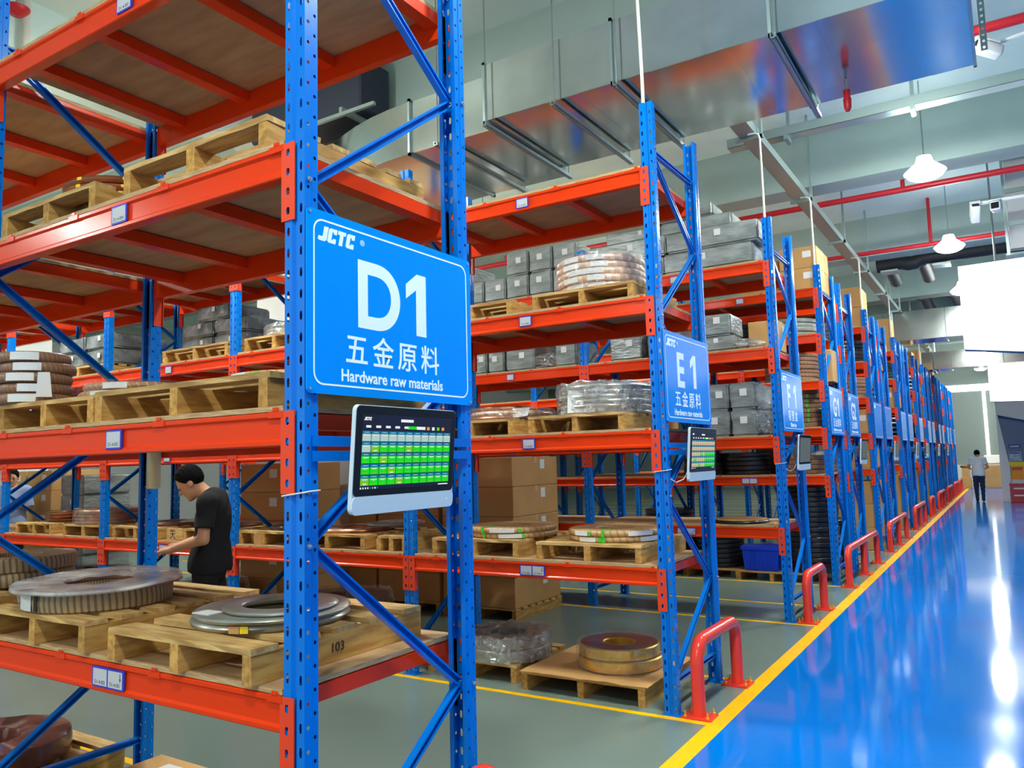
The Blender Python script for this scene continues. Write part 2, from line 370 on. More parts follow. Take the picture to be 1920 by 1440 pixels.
def brace_mesh(y0, z0, y1, z1):
    bm = BM(); a = Vector((0, y0, z0)); b = Vector((0, y1, z1)); t = (b-a).normalized(); s = Vector((0, -t.z, t.y))
    P = [(-.0175, -.015), (.0175, -.015), (.0175, .015), (.010, .015), (.010, .012), (.0145, .012), (.0145, -.012), (-.0145, -.012), (-.0145, .012), (-.010, .012), (-.010, .015), (-.0175, .015)]
    A = [bm.verts.new(a+s*p+Vector((q-UW/2, 0, 0))) for p, q in P]; B = [bm.verts.new(b+s*p+Vector((q-UW/2, 0, 0))) for p, q in P]; n = len(P)
    for i in range(n): bm.faces.new((A[i], A[(i+1) % n], B[(i+1) % n], B[i]))
    for q in ((0, 1, 6, 7), (1, 2, 5, 6), (2, 3, 4, 5), (0, 7, 8, 11), (8, 9, 10, 11)):
        for R_ in (A, B): bm.faces.new([R_[i] for i in q])
    return mesh_of(bm, 'brace', 'blue_paint')
def bolt_mesh():
    bm = BM(); disc(bm, Vector((0, 0, 0)), .009, 'x', .006, 8); disc(bm, Vector((.005, 0, 0)), .004, 'x', .008, 6); return mesh_of(bm, 'bolt', 'bolt_steel')
ME = dict(up=upright_mesh(), foot=foot_mesh(), beam=beam_mesh(), plate=plate_mesh(), bar=bar_mesh(), board=board_mesh(), bolt=bolt_mesh())
NODES = [('f', .2), ('r', .78), ('f', 1.44), ('r', 2.06), ('f', 2.69), ('r', 3.315), ('f', 3.9)]
yF, yR = .05, DEP-.05
ME['braces'] = [brace_mesh(yF if a == 'f' else yR, za, yF if b == 'f' else yR, zb) for (a, za), (b, zb) in zip(NODES, NODES[1:])]+[brace_mesh(yF, .2, yR, .2), brace_mesh(yF, 3.9, yR, 3.9)]
def card_mesh(n):
    bm = BM(); W_ = .108*n
    prism(bm, [(x-W_/2, z) for x, z in rrect(W_, .078, .006, 2)], 'y', -.006, .001); m1 = mesh_of(bm, 'label_holder', 'label_blue')
    bm = BM()
    box(bm, -.047, .047, -.0072, -.006, .007, .071); m2 = mesh_of(bm, 'label_card', 'card_paper')
    return m1, m2
ME['card'] = {1: card_mesh(1), 2: card_mesh(2)}
LV4 = [.95, 1.89, 2.83, 3.765]
LV5 = [1.41, 2.04, 2.67, 3.3, 3.93]
def rack(code, y0, nb, levels, label, full=True, cards=()):
    t = thing('pallet_rack', label, 'rack', (0, y0, 0), 0, 'rows of blue and orange pallet racks')
    for i in range(nb+1):
        xo = -i*PITCH
        for rear in (0, 1):
            u = put('upright', ME['up'], t, (xo-(UW if rear else 0), DEP if rear else 0, 0), PI if rear else 0)
            put('foot_plate', ME['foot'], u)
        for k, me in enumerate(ME['braces']):
            b = put('brace', me, t, (xo, 0, 0))
            if full and i == 0 and k < 6:
                a, z = NODES[k+1]; put('bolt', ME['bolt'], b, (.001 if a == 'f' else .001, .018 if a == 'f' else DEP-.018, z))
    for i in range(nb):
        x0 = -(i+1)*PITCH
        for lv, z in enumerate(levels):
            for rear in (0, 1):
                b = put('beam', ME['beam'], t, (x0 if not rear else x0+LB, DEP if rear else 0, z), PI if rear else 0)
                put('end_plate', ME['plate'], b, (LB, 0, 0))
                e = put('end_plate', ME['plate'], b, (0, 0, 0)); e.scale.x = -1
            for fx in ((.14, .80, 1.45, 2.0) if full else (.8, 1.5)):
                put('cross_bar', ME['bar'], t, (x0+LB-fx+.1, 0, z))
            put('shelf_board', ME['board'], t, (x0, 0, z))
            if i in cards:
                n = 2 if lv == 0 else 1
                h = put('label_holder', ME['card'][n][0], t, (x0+1.14, 0, z-.098))
                for q in range(n):
                    dx = 0 if n == 1 else (-.052 if q == 0 else .052)
                    put('label_card', ME['card'][n][1], h, (dx, 0, 0))
                    if i == 0 and code:
                        num = '%s-4-00%d' % (code, lv+2 if lv else 2-q)
                        text('code_lettering', num, .021, Vector((dx, -.0073, .013)), SY, 'ink', h, align='CENTER', sx=.9, ext=.0002)
                        if n == 2 and q == 1:
                            bm = BM(); prism(bm, [(dx+.032, .066), (dx+.032, .046), (dx+.029, .046), (dx+.034, .032), (dx+.039, .046), (dx+.036, .046), (dx+.036, .066)], 'y', -.0076, -.0071)
                            obj('arrow', bm, 'ink', h)
    return t
RACKS = [('D1', 0, 4, LV4, 'nearest blue and orange pallet rack, its end carrying the D1 sign', True, (0,)),
         ('E1', 3.266, 5, LV4, 'blue and orange pallet rack whose end carries the E1 sign', True, (0, 1, 2)),
         ('F1', 6.572, 4, LV4, 'blue and orange pallet rack whose end carries the F1 sign', True, (0, 1)),
         ('', 9.15, 3, LV5, 'blue and orange pallet rack whose end carries the G1 sign', False, (0,)),
         ('', 10.60, 2, LV5, 'blue and orange pallet rack whose end carries the G2 sign', False, ()),
         ('', 13.2, 2, LV5, 'blue and orange rack, the next row behind the G2 sign', False, ()),
         ('', 14.65, 1, LV5, 'blue and orange rack, second row behind the G2 sign', False, ()),
         ('', 17.3, 1, LV5, 'blue and orange rack, third row behind the G2 sign', False, ()),
         ('', 18.75, 1, LV5, 'blue and orange rack, fourth row behind the G2 sign', False, ()),
         ('', 21.4, 1, LV5, 'single blue and orange rack, fifth row behind the G2 sign', False, ()),
         ('', 24.0, 1, LV5, 'blue and orange rack, sixth row behind the G2 sign', False, ()),
         ('', 25.45, 1, LV5, 'blue and orange rack, seventh row behind the G2 sign', False, ()),
         ('', 28.1, 1, LV5, 'blue and orange rack, eighth row behind the G2 sign', False, ()),
         ('', 29.55, 1, LV5, 'blue and orange rack, ninth row behind the G2 sign', False, ()),
         ('', 32.2, 1, LV5, 'distant blue and orange rack, third row from the far end', False, ()),
         ('', 33.65, 1, LV5, 'distant blue and orange rack, second row from the far end', False, ()),
         ('', 36.2, 1, LV5, 'last blue and orange rack at the far end of the aisle', False, ())]
for a in RACKS: rack(*a)

# ------------------------------------------------------------------ row signs and touch screens
def logo_bm(h):
    C = [(.12, 0), (.74, 0), (.74, .34), (.47, .34), (.47, .24), (.33, .24), (.33, .76), (.47, .76), (.47, .64), (.74, .64), (.74, 1), (.12, 1), (0, .9), (0, .1)]
    T = [(0, 1), (.72, 1), (.72, .74), (.52, .74), (.52, 0), (.2, 0), (.2, .74), (0, .74)]
    J = [(0, .1), (.1, 0), (.62, 0), (.76, .13), (.76, 1), (.38, 1), (.38, .3), (.04, .3)]
    bm = BM(); x = 0
    for P in (J, C, T, C):
        prism(bm, [((x+p+.22*q)*h, q*h) for p, q in P], 'z', 0, .0008); x += .83
    return bm
SW, SH = .96, .642
def sign(y0, label, code=None, cn=None, en=None, logo=True):
    t = thing('row_sign', label, 'sign', (.007, y0, 1.948), 0, 'blue row signs on the rack ends')
    bm = BM(); b2 = BM(); prism(b2, rrect(SW, SH, .018), 'z', -.002, .002); merge(bm, b2, 0, SX); obj('sign_panel', bm, 'sign_blue', t)
    bm = BM(); o = [(x+.03, y+.03) for x, y in rrect(SW-.06, SH-.06, .045, 6)]; i = [(x+.0365, y+.0365) for x, y in rrect(SW-.073, SH-.073, .039, 6)]
    A = [bm.verts.new(SX @ Vector((*p, .0026))) for p in o]; B = [bm.verts.new(SX @ Vector((*p, .0026))) for p in i]; n = len(A)
    for k in range(n): bm.faces.new((A[k], A[(k+1) % n], B[(k+1) % n], B[k]))
    obj('border_line', bm, 'sign_white', t)
    for u in (.015, SW-.015):
        for v in (.015, SH-.015):
            bm = BM(); disc(bm, Vector((.002, u, v)), .006, 'x', .003, 8); obj('screw', bm, 'bolt_steel', t)
    if logo:
        bm = logo_bm(.054); bm.transform(SX @ Matrix.Translation((.05, .535, .002))); obj('logo', bm, 'sign_white', t)
        if code: text('registered_mark', '®', .03, SX @ Vector((.262, .56, .0022)), SX, 'sign_white', t)
    if code:
        text('letter', code[0], .345, SX @ Vector((.232, .262, .002)), SX, 'sign_white', t, off=.009, sx=1.0 if code[0] == 'D' else .94)
        if code[1] == '1':
            bm = BM(); prism(bm, [(.52+a*.25, .262+b*.25) for a, b in ((.25, 0), (.5, 0), (.5, 1), (.27, 1), (0, .80), (0, .57), (.25, .74))], 'z', .001, .0028); bm.transform(SX); obj('numeral', bm, 'sign_white', t)
        else: text('numeral', code[1], .345, SX @ Vector((.505 if code[1] == '1' else .475, .262, .002)), SX, 'sign_white', t, off=.009, sx=.95)
    if cn:
        n = len(cn); st = .142 if n == 4 else .15; u0 = .455-st*n/2
        for k, ch in enumerate(cn): text('character', ch, .122, SX @ Vector((u0+k*st+.01, .125, .002)), SX, 'sign_white', t, off=.0012)
    if en: text('english_lettering', en, .06, SX @ Vector((.455, .052, .002)), SX, 'sign_white', t, off=.0012, align='CENTER')
    return t
sign(0, 'large blue sign reading D1 on the nearest rack end', 'D1', '五金原料', 'Hardware raw materials')
sign(3.266, 'blue sign reading E1 on the second rack end', 'E1', '五金原料', 'Hardware raw materials')
sign(6.572, 'blue sign reading F1 on the third rack end', 'F1', '吸塑盒', 'Blister box')
sign(9.17, 'blue sign reading G1 beside the G2 sign', 'G1', '五金原料', 'Hardware raw materials')
sign(10.6, 'blue sign reading G2 beside the G1 sign', 'G2', '五金原料', 'Hardware raw materials')
for k, y in enumerate((13.2, 14.65, 17.3, 18.75, 21.4, 24.0, 25.45, 28.1, 29.55, 32.2, 33.65, 36.2)):
    sign(y, 'glare-washed blue sign, %s along the racks behind the G2 sign' % ORD[k], logo=k < 1)
def monitor(y0, label, kind, rails=False):
    t = thing('touch_screen', label, 'monitor', (.11, y0+.10, 1.535), 0, 'touch screens under the row signs')
    t.rotation_euler = (0, math.radians(4.5), 0)
    def q(bm, u0, u1, v0, v1, w, mi=0):
        f = bm.faces.new([bm.verts.new(SX @ Vector(p)) for p in ((u0, v0, w), (u1, v0, w), (u1, v1, w), (u0, v1, w))]); f.material_index = mi
    W_, H_ = .56, .372
    bm = BM(); b2 = BM(); prism(b2, rrect(W_, H_, .022), 'z', -.017, 0); merge(bm, b2, 0, SX); obj('casing', bm, 'monitor_silver', t)
    bm = BM(); b2 = BM(); prism(b2, [(x+.003, y+.062) for x, y in rrect(W_-.006, H_-.065, .018)], 'z', 0, .002); merge(bm, b2, 0, SX); obj('glass', bm, 'bezel', t)
    bm = BM(); b2 = BM(); prism(b2, [(x, y-.0005) for x, y in rrect(W_, .0615, .02)], 'z', 0, .0035); merge(bm, b2, 0, SX); c = obj('chin_bar', bm, 'monitor_silver', t)
    bm = BM(); q(bm, .515, .521, .028, .034, .0045); obj('power_light', bm, 'ui_led', c)
    mats = ['ui_navy', 'ui_teal', 'ui_green', 'ui_lime', 'ui_pale', 'ui_white', 'ui_tan', 'ui_orange', 'ui_glare']
    bm = BM(); u0, u1, v0, v1 = .03, .532, .084, .34; w0 = .0026; w1 = .0029; w2 = .0032
    if kind == 'grey':
        q(bm, u0, u1, v0, v1, w0, 8)  # even grey glow paints glare over the whole screen
    else:
        q(bm, u0, u1, v0, v1, w0, 0)
        for k in range(5): q(bm, u0+.02+.05*k, u0+.045+.05*k, v1-.045, v1-.037, w1, 5)
        q(bm, u0+.2, u0+.27, v1-.022, v1-.012, w1, 5)
        q(bm, u0+.24, u0+.29, v1-.047, v1-.036, w1, 2); q(bm, u0+.29, u0+.34, v1-.047, v1-.036, w1, 5)
        for k, mi in enumerate((7, 5, 3, 7)): q(bm, u0+.35+.03*k, u0+.366+.03*k, v1-.048, v1-.036, w1, mi)
        bm2 = logo_bm(.011); bm2.transform(SX @ Matrix.Translation((u0+.008, v1-.02, w1))); merge(bm, bm2, 5)
        rows = 5; cols = 11; top = v1-.055; rh = (top-v0-.012)/rows; cw = (u1-u0-.008)/cols
        for r in range(rows):
            for c_ in range(cols):
                a = u0+.004+c_*cw; b = a+cw*.94; t1 = top-r*rh
                q(bm, a, b, t1-rh*.3, t1-rh*.03, w1, 1); q(bm, a+cw*.2, b-cw*.2, t1-rh*.19, t1-rh*.14, w2, 4)
                if kind == 'green': mi = 4 if r == 0 or (r == 1 and c_ == 0) else (3 if (r*3+c_*5) % 4 == 0 and c_ < 6 else 2)
                else: mi = 6 if r < 2 or (c_ < 6 and (r+c_*2) % 5) else 2
                q(bm, a, b, t1-rh*.96, t1-rh*.31, w1, mi)
                q(bm, a+cw*.14, b-cw*.14, t1-rh*.45, t1-rh*.395, w2, 5); q(bm, a+cw*.3, b-cw*.3, t1-rh*.53, t1-rh*.485, w2, 4)
                if mi in (2, 3): q(bm, a+cw*.25, b-cw*.25, t1-rh*.86, t1-rh*.78, w2, 3 if mi == 2 else 5)
        for k in range(8): q(bm, u0+.004+.012*k, u0+.010+.012*k, v0+.002, v0+.008, w1, (5, 5, 5, 5, 1, 7, 5, 1)[k])
        q(bm, u1-.07, u1-.01, v0+.003, v0+.007, w1, 5)
    s = put('screen', mesh_of(bm, 'screen', mats), t)
    bm = BM(); box(bm, -.06, -.017, .12, .44, .1, .3); box(bm, -.115, -.06, .25, .31, .15, .24); obj('wall_bracket', bm, 'monitor_grey', t)
    if rails:
        for z in (.175, .225):
            bm = BM(); box(bm, -.137, -.113, -.1+UD-.03, DEP-.07-UD, z, z+.035); obj('mounting_rail', bm, 'blue_paint', t)
    return t
monitor(0, 'touch screen showing a green status grid under the D1 sign', 'green', True)
monitor(3.266, 'touch screen showing a tan and green grid under the E1 sign', 'tan', True)
monitor(6.572, 'touch screen painted grey with glare under the F1 sign', 'grey', True)
monitor(10.62, 'small touch screen painted grey with glare under the G2 sign', 'grey', True)
for k, y in enumerate((14.67, 18.77, 21.5, 25.5, 29.6)):
    monitor(y, 'touch screen painted grey with glare, %s along the racks behind the G2 sign' % ORD[k], 'grey', True)
for nm, y in (('D1', 0), ('E1', 3.266), ('F1', 6.572)):
    bm = BM(); zt = 1.617
    P = [(-UW-.004, y-.007, zt-.012), (.003, y-.006, zt), (.004, y+.02, zt+.002), (.003, y+UD+.003, zt+.004)]
    tube(bm, P, .003, 6); tag(obj('cable_tie', bm, 'conduit_white'), 'thin white cable tie around the front upright of rack %s' % nm, 'cable tie')
for nm, y in (('E1', 3.266), ('F1', 6.572)):
    bm = BM(); P = [(.06, y+.22, 1.60), (.05, y+.16, 1.55), (.02, y+.10, 1.53), (-.01, y+.05, 1.56), (-.03, y+.07, 1.63), (-.045, y+.1, 1.66)]
    tube(bm, P, .004, 6); tag(obj('screen_cable', bm, 'conduit_white', None, True), 'white cable drooping from the back of the %s touch screen' % nm, 'cable')

# ------------------------------------------------------------------ lamps, ducts and pipes under the ceiling
def lamps():
    bm = BM(); lathe(bm, [(0.02, .20), (.07, .20), (.09, .12), (.19, .02), (.205, 0), (.195, -.002), (.18, .03), (.05, .11), (.02, .11)], 24); hs = mesh_of(bm, 'lamp_housing', 'housing_glow', True)
    bm = BM(); lathe(bm, [(.192, .0), (.17, -.05), (.11, -.085), (.001, -.1), (.001, -.09), (.185, .006)], 24); ln = mesh_of(bm, 'lamp_lens', 'lamp_glow', True)
    bm = BM(); tube(bm, [(0, 0, .2), (0, 0, .42)], .008, 6); rd = mesh_of(bm, 'hanging_rod', 'steel')
    bm = BM(); tube(bm, [(0, 0, .2), (0, 0, 1.2)], .008, 6); rd2 = mesh_of(bm, 'hanging_rod', 'steel')
    for k, (x, y, *zl) in enumerate(LAMP_SPOTS):
        zl = zl[0] if zl else 5.2
        if zl > 5.3: lb = 'round glowing lamp added out of sight behind the large duct'
        elif k < 11: lb = 'round glowing lamp, %s along the row above the blue aisle' % ORD[k]
        else: lb = 'round glowing lamp, %s of those above the aisles between racks' % ORD[k-11]
        t = thing('high_bay_lamp', lb, 'lamp', (x, y, zl), 0, 'round high bay ceiling lamps'); t.scale = (1.18, 1.18, 1)
        put('lamp_housing', hs, t); put('lamp_lens', ln, t)
        near = any(b <= y <= b+.5 for b in BEAMS)
        h_ = put('hanging_rod', rd if near else rd2, t)
        if zl > 5.3: h_.scale.z = (6.4-zl)/1.2
lamps()
def main_duct():
    t = thing('air_duct', 'large galvanised air duct crossing overhead between racks E1 and F1', 'duct', (0, 4.1, 4.9))
    x = 1.98; k = 0
    for x1 in (.66, -.66, -1.98):
        bm = BM(); box(bm, x1+.004, x, 0, 1.47, .008, .56); q = 4
        for i in range(q):
            a = x1+.004+(x-x1-.004)*i/q; b = x1+.004+(x-x1-.004)*(i+1)/q; d1, d2 = RN.uniform(0, .007), RN.uniform(0, .007)
            prism(bm, [(a, .009), (a, d1), (b, d2), (b, .009)], 'y', 0, 1.47)
        obj('duct_section', bm, 'galvanised', t)
        x = x1
    # short, slightly lower section and the bend at its left end
    bm = BM(); bbox(bm, -2.95, -1.98, .08, 1.6, -.05, .5, .006, 1); obj('duct_section', bm, 'galvanised', t)
    bm = BM(); P = [(-2.96, .08)]
    for i in range(13):
        a = math.radians(64*i/12); P.append((-2.96-3.2*math.sin(a), .08+3.2*(1-math.cos(a))))
    for i in range(12, -1, -1):
        a = math.radians(64*i/12); P.append((-2.96-1.68*math.sin(a), 1.6+1.68*(1-math.cos(a))))
    prism(bm, P[::-1], 'z', -.05, .5); obj('duct_elbow', bm, 'galvanised', t, True)
    for xf, z0, z1, ya, yb in ((-1.98, -.03, .58, -.02, 1.49), (.66, -.02, .58, -.02, 1.49), (-.66, -.02, .58, -.02, 1.49), (-2.955, -.08, .52, .05, 1.63), (1.97, -.015, .575, -.015, 1.485)):
        bm = BM()
        box(bm, xf-.012, xf+.012, ya, ya+.03, z0, z1); box(bm, xf-.012, xf+.012, yb-.03, yb, z0, z1); box(bm, xf-.012, xf+.012, ya, yb, z0, z0+.03); box(bm, xf-.012, xf+.012, ya, yb, z1-.03, z1)
        obj('flange', bm, 'zinc_strut', t)
    for xs, zs in ((-1.93, -.045), (.70, -.035), (-.60, -.035), (-2.5, -.095), (-1.2, -.045)):
        bm = BM(); box(bm, xs-.02, xs+.02, -.1, 1.62, zs-.04, zs-.036); box(bm, xs-.02, xs-.016, -.1, 1.62, zs-.04, zs); box(bm, xs+.016, xs+.02, -.1, 1.62, zs-.04, zs)
        s = obj('hanger_strut', bm, 'zinc_strut', t)
        for y in (-.06, 1.57):
            bm = BM(); tube(bm, [(xs, y, zs-.05), (xs, y, 1.5)], .006, 6); obj('hanger_rod', bm, 'steel', s)
main_duct()
def far_duct(y, x0, x1, z0, z1, label):
    t = thing('air_duct', label, 'duct', (0, y, z0))
    n = int((x1-x0)/1.2); d = (x1-x0)/n
    for k in range(n):
        bm = BM(); bbox(bm, x0+k*d+.004, x0+(k+1)*d-.004, 0, .9, 0, z1-z0, .008, 1); o = obj('duct_section', bm, 'galvanised', t)
    for xs in (x0+.7, (x0+x1)/2+.2):
        bm = BM(); tube(bm, [(xs, -.03, -.05), (xs, -.03, 6.4-z0)], .018, 6); tube(bm, [(xs, .93, -.05), (xs, .93, 6.4-z0)], .018, 6); box(bm, xs-.03, xs+.03, -.05, .95, -.05, -.01); obj('hanger_frame', bm, 'zinc_strut', t)
far_duct(19.9, -4.6, 3.6, 4.46, 5.2, 'galvanised air duct above the seventh to eighth rack row')
far_duct(26.6, -3.6, 3.4, 4.3, 4.87, 'smaller looking galvanised air duct farther down the hall')
def pipe(pts, r, m, label, cat='pipe', name='sprinkler_pipe', drops=(), n=10):
    t = thing(name, label, cat, pts[0])
    o = Vector(pts[0]); bm = BM(); tube(bm, [Vector(p)-o for p in pts], r, n); obj('pipe_run', bm, m, t, True)
    for p, q, rr in drops:
        bm = BM(); tube(bm, [Vector(p)-o, Vector(q)-o], rr, 8); obj('branch_pipe', bm, m, t, True)
    return t
pipe([(-9, 10.75, 5.53), (3.4, 10.75, 5.53)], .045, 'pipe_red', 'red sprinkler pipe passing behind the brightest round lamp', drops=[((.93, 10.75, 5.53), (.93, 10.75, 6.39), .03), ((-6, 10.75, 5.53), (-6, 10.75, 6.39), .02)])
pipe([(-9, 14.4, 5.52), (3.4, 14.4, 5.52)], .04, 'pipe_red', 'red sprinkler pipe passing behind the second visible lamp', drops=[((1.02, 14.4, 5.52), (1.02, 14.4, 6.39), .03)])
pipe([(-3, 6.75, 5.75), (3.4, 6.75, 5.75)], .05, 'pipe_red', 'red sprinkler pipe at the top right corner behind the duct end', drops=[((3.2, 6.75, 5.75), (3.2, 6.75, 6.39), .03)])
pipe([(-4, 21.1, 4.75), (3.3, 21.1, 4.75)], .05, 'pipe_red', 'red sprinkler pipe just behind the second galvanised duct', drops=[((-3.5, 21.1, 4.75), (-3.5, 21.1, 6.39), .03), ((3, 21.1, 4.75), (3, 21.1, 6.39), .03)])
pipe([(-4, 22.6, 5.2), (3.3, 22.6, 5.2)], .05, 'pipe_red', 'red sprinkler pipe between the two far ducts', drops=[((-3, 22.6, 5.2), (-3, 22.6, 6.39), .03)])
pipe([(-4, 34, 5.0), (3.3, 34, 5.0)], .09, 'pipe_red', 'red sprinkler pipe farthest down the hall', drops=[((-3, 34, 5.0), (-3, 34, 6.39), .03)])
pipe([(-4.4, 5.9, 4.62), (-4.4, 5.9, 6.39)], .035, 'pipe_red', 'short red riser beside the duct bend above rack E1')
def tray():
    t = thing('cable_tray', 'grey zinc cable tray running along above the rack ends', 'cable tray', (-.22, 6.3, 5.22))
    bm = BM(); box(bm, -.09, .09, 0, 28, 0, .004); obj('tray_floor', bm, 'zinc_strut', t)
    for x in (-.09, .087):
        bm = BM(); box(bm, x, x+.004, 0, 28, 0, .1); obj('tray_side', bm, 'zinc_strut', t)
    for y in np.arange(.4, 27, 2.6):
        bm = BM(); box(bm, -.14, .16, y, y+.04, -.04, 0); box(bm, .12, .15, y, y+.04, -.04, 1.18); obj('hanger', bm, 'zinc_strut', t)
    t = thing('cable_tray', 'zinc cable tray crossing below the ceiling behind the large duct', 'cable tray', (-.8, 8.0, 5.62))
    bm = BM(); box(bm, 0, 4.2, -.09, .09, 0, .004); obj('tray_floor', bm, 'zinc_strut', t)
    for y in (-.09, .087):
        bm = BM(); box(bm, 0, 4.2, y, y+.004, 0, .12); obj('tray_side', bm, 'zinc_strut', t)
    for x in (.7, 2.1, 3.3):
        bm = BM(); box(bm, x, x+.05, -.1, .1, -.05, 0); box(bm, x, x+.04, .1, .13, -.05, .78); obj('hanger', bm, 'zinc_strut', t)
tray()
for k, (y, rn) in enumerate(((3.29, 'E1'), (6.595, 'F1'), (9.17, 'G1'), (13.22, ''), (17.32, ''), (24.02, ''), (28.12, ''))):
    if y < 5:
        P = [(-.078, y+.02, 4.0), (-.080, y+.02, 4.5), (-.094, y+.02, 5.3), (-.1, y+.02, 6.39)]
    else:
        P = [(-.07, y+.02, 3.9), (-.075, y+.02, 5.13), (-.09, y+.02, 5.18), (-.13, y+.02, 5.2), (-.2, y+.02, 5.205)]
    bm = BM(); tube(bm, P, .013, 8)
    tag(obj('conduit_pipe', bm, 'conduit_white', None, True), 'thin white conduit rising from the top of rack %s' % rn if rn else 'thin white conduit, %s beyond rack G2' % ORD[k-3], 'conduit', 'white conduits rising from the racks')
def bits():
    # red sprinkler head hanging under the duct
    t = thing('sprinkler_valve', 'small red sprinkler valve hanging below the shiny duct', 'sprinkler', (1.02, 5.2, 4.9))
    bm = BM(); tube(bm, [(0, 0, 0), (0, .01, -.12)], .012, 8); obj('stem', bm, 'steel', t, True)
    bm = BM(); lathe(bm, [(.001, -.10), (.03, -.10), (.026, -.16), (.034, -.18), (.03, -.26), (.018, -.285), (.001, -.285)], 14); obj('valve_body', bm, 'pipe_red', t, True)
    # perforated strut
    bm = BM(); b2 = BM(); strip(b2, (2.02, 5.6), (2.07, 5.6), 1.4, .011, .012, 0, .055, 5.02); merge(bm, b2); box(bm, 2.02, 2.022, 5.6, 5.63, 5.02, 6.42); box(bm, 2.068, 2.07, 5.6, 5.63, 5.02, 6.42)
    tag(obj('perforated_strut', bm, 'zinc_strut'), 'perforated grey metal strut hanging at the top right', 'strut')
    # cameras on a bracket
    def camera_unit(loc, rz, label, pitch=.0):
        t = thing('security_camera', label, 'camera', loc, rz, 'white security cameras')
        bm = BM(); bbox(bm, -.06, .06, -.16, .1, -.12, .0, .025, 3); obj('camera_body', bm, 'camera_white', t, True)
        bm = BM(); bbox(bm, -.045, .045, -.172, -.158, -.1, -.02, .006, 1); obj('lens_window', bm, 'glass_black', t)
        bm = BM(); box(bm, -.065, .065, -.19, .04, .0, .012); obj('sun_shield', bm, 'camera_white', t)
        return t
    c = camera_unit((1.80, 11.0, 5.06), math.radians(8), 'white security camera at the tip of the white bracket arm')
    c.rotation_euler = (math.radians(-50), 0, math.radians(8))
    camera_unit((2.07, 10.95, 5.16), math.radians(-10), 'dark fronted security camera midway along the white bracket arm').scale = (1.1, .7, 1.1)
    c = camera_unit((2.13, 7.0, 5.68), math.radians(60), 'white security camera beside the perforated strut, top right'); c.rotation_euler = (math.radians(-20), 0, math.radians(-60))
    t = thing('camera_bracket', 'white horizontal bracket arm carrying two security cameras', 'bracket', (3.6, 11.0, 5.2))
    bm = BM(); tube(bm, [(0, 0, 0), (-1.8, 0, 0), (-1.8, 0, -.16)], .028, 10); obj('arm', bm, 'camera_white', t, True)
    bm = BM(); box(bm, -.02, 0, -.08, .08, -.08, .08); obj('wall_plate', bm, 'camera_white', t)
    bm = BM(); tube(bm, [(2.16, 7.04, 5.7), (3.6, 7.0, 5.85)], .02, 8); tag(obj('mounting_arm', bm, 'camera_white', None, True), 'thin white arm from wall to the camera at the top right', 'bracket')
    # pale riser box with struts at the right edge
    t = thing('riser_duct', 'pale boxed riser with grey struts at the right edge', 'duct', (2.35, 12.1, 0))
    bm = BM(); box(bm, -.14, .14, -.1, .1, 4.7, 6.4); obj('riser_panel', bm, 'wall_white', t)
    for z in (5.05, 5.55, 6.05):
        bm = BM(); box(bm, -.17, .2, -.13, -.1, z, z+.07); obj('strut', bm, 'zinc_strut', t)
    for x in (-.17, .17):
        bm = BM(); box(bm, x-.02, x+.02, -.14, -.1, 4.6, 6.4); obj('strut', bm, 'zinc_strut', t)
    # black insulated pipes
    t = thing('insulated_pipe', 'thick black insulated pipes under the ceiling beyond the lamps', 'pipe', (0, 15.95, 5.6))
    bm = BM(); tube(bm, [(-.1, 0, -.02), (.35, 0, 0), (.5, 0, -.05), (.62, 0, -.05), (.75, 0, .03), (3.5, 0, .03)], .15, 12); obj('pipe_run', bm, 'black_rubber', t, True)
    for x in (.1, .75):
        bm = BM(); tube(bm, [(x, 0, -.02), (x, .7, -.02), (x, 1.5, -.1)], .13, 12); obj('branch_pipe', bm, 'black_rubber', t, True)
    for x in (0, .95, 2.2):
        bm = BM(); box(bm, x-.02, x+.02, -.02, .02, 0, .8); box(bm, x-.02, x+.3, -.17, .17, -.2, -.16); obj('hanger', bm, 'zinc_strut', t)
    t = thing('insulated_pipe', 'pair of black insulated pipes seen above the second far duct', 'pipe', (.1, 21.3, 5.4))
    for x in (0, .75):
        bm = BM(); tube(bm, [(x, 0, .5), (x+.2, .8, .5), (x+.3, 2.2, .2), (x+.3, 3.6, .2)], .14, 12); obj('pipe_run', bm, 'black_rubber', t, True)
    bm = BM(); tube(bm, [(.3, 3.2, .2), (3.2, 3.2, .2)], .16, 12); obj('pipe_run', bm, 'black_rubber', t, True)
    for x in (.2, 1.0):
        bm = BM(); box(bm, x-.02, x+.02, 1.6, 1.64, .2, 1.3); obj('hanger', bm, 'zinc_strut', t)
    # dark unit above rack E
    t = thing('air_unit', 'dark navy air handling unit under the ceiling above the duct bend', 'machine', (-3.8, 4.35, 5.64))
    bm = BM(); bbox(bm, -1.8, 0, 0, .5, 0, .62, .02, 1); obj('unit_case', bm, 'dark_navy', t)
    for x in (-1.6, -.2):
        for y in (.1, .4):
            bm = BM(); tube(bm, [(x, y, .62), (x, y, .755)], .01, 6); obj('hanging_rod', bm, 'steel', t)
    bm = BM(); box(bm, -1.2, .3, -.12, -.08, -.1, -.06); box(bm, -1.2, -1.16, -.12, .5, -.06, 0); box(bm, -.2, -.16, -.12, .5, -.06, 0); obj('support_strut', bm, 'zinc_strut', t)
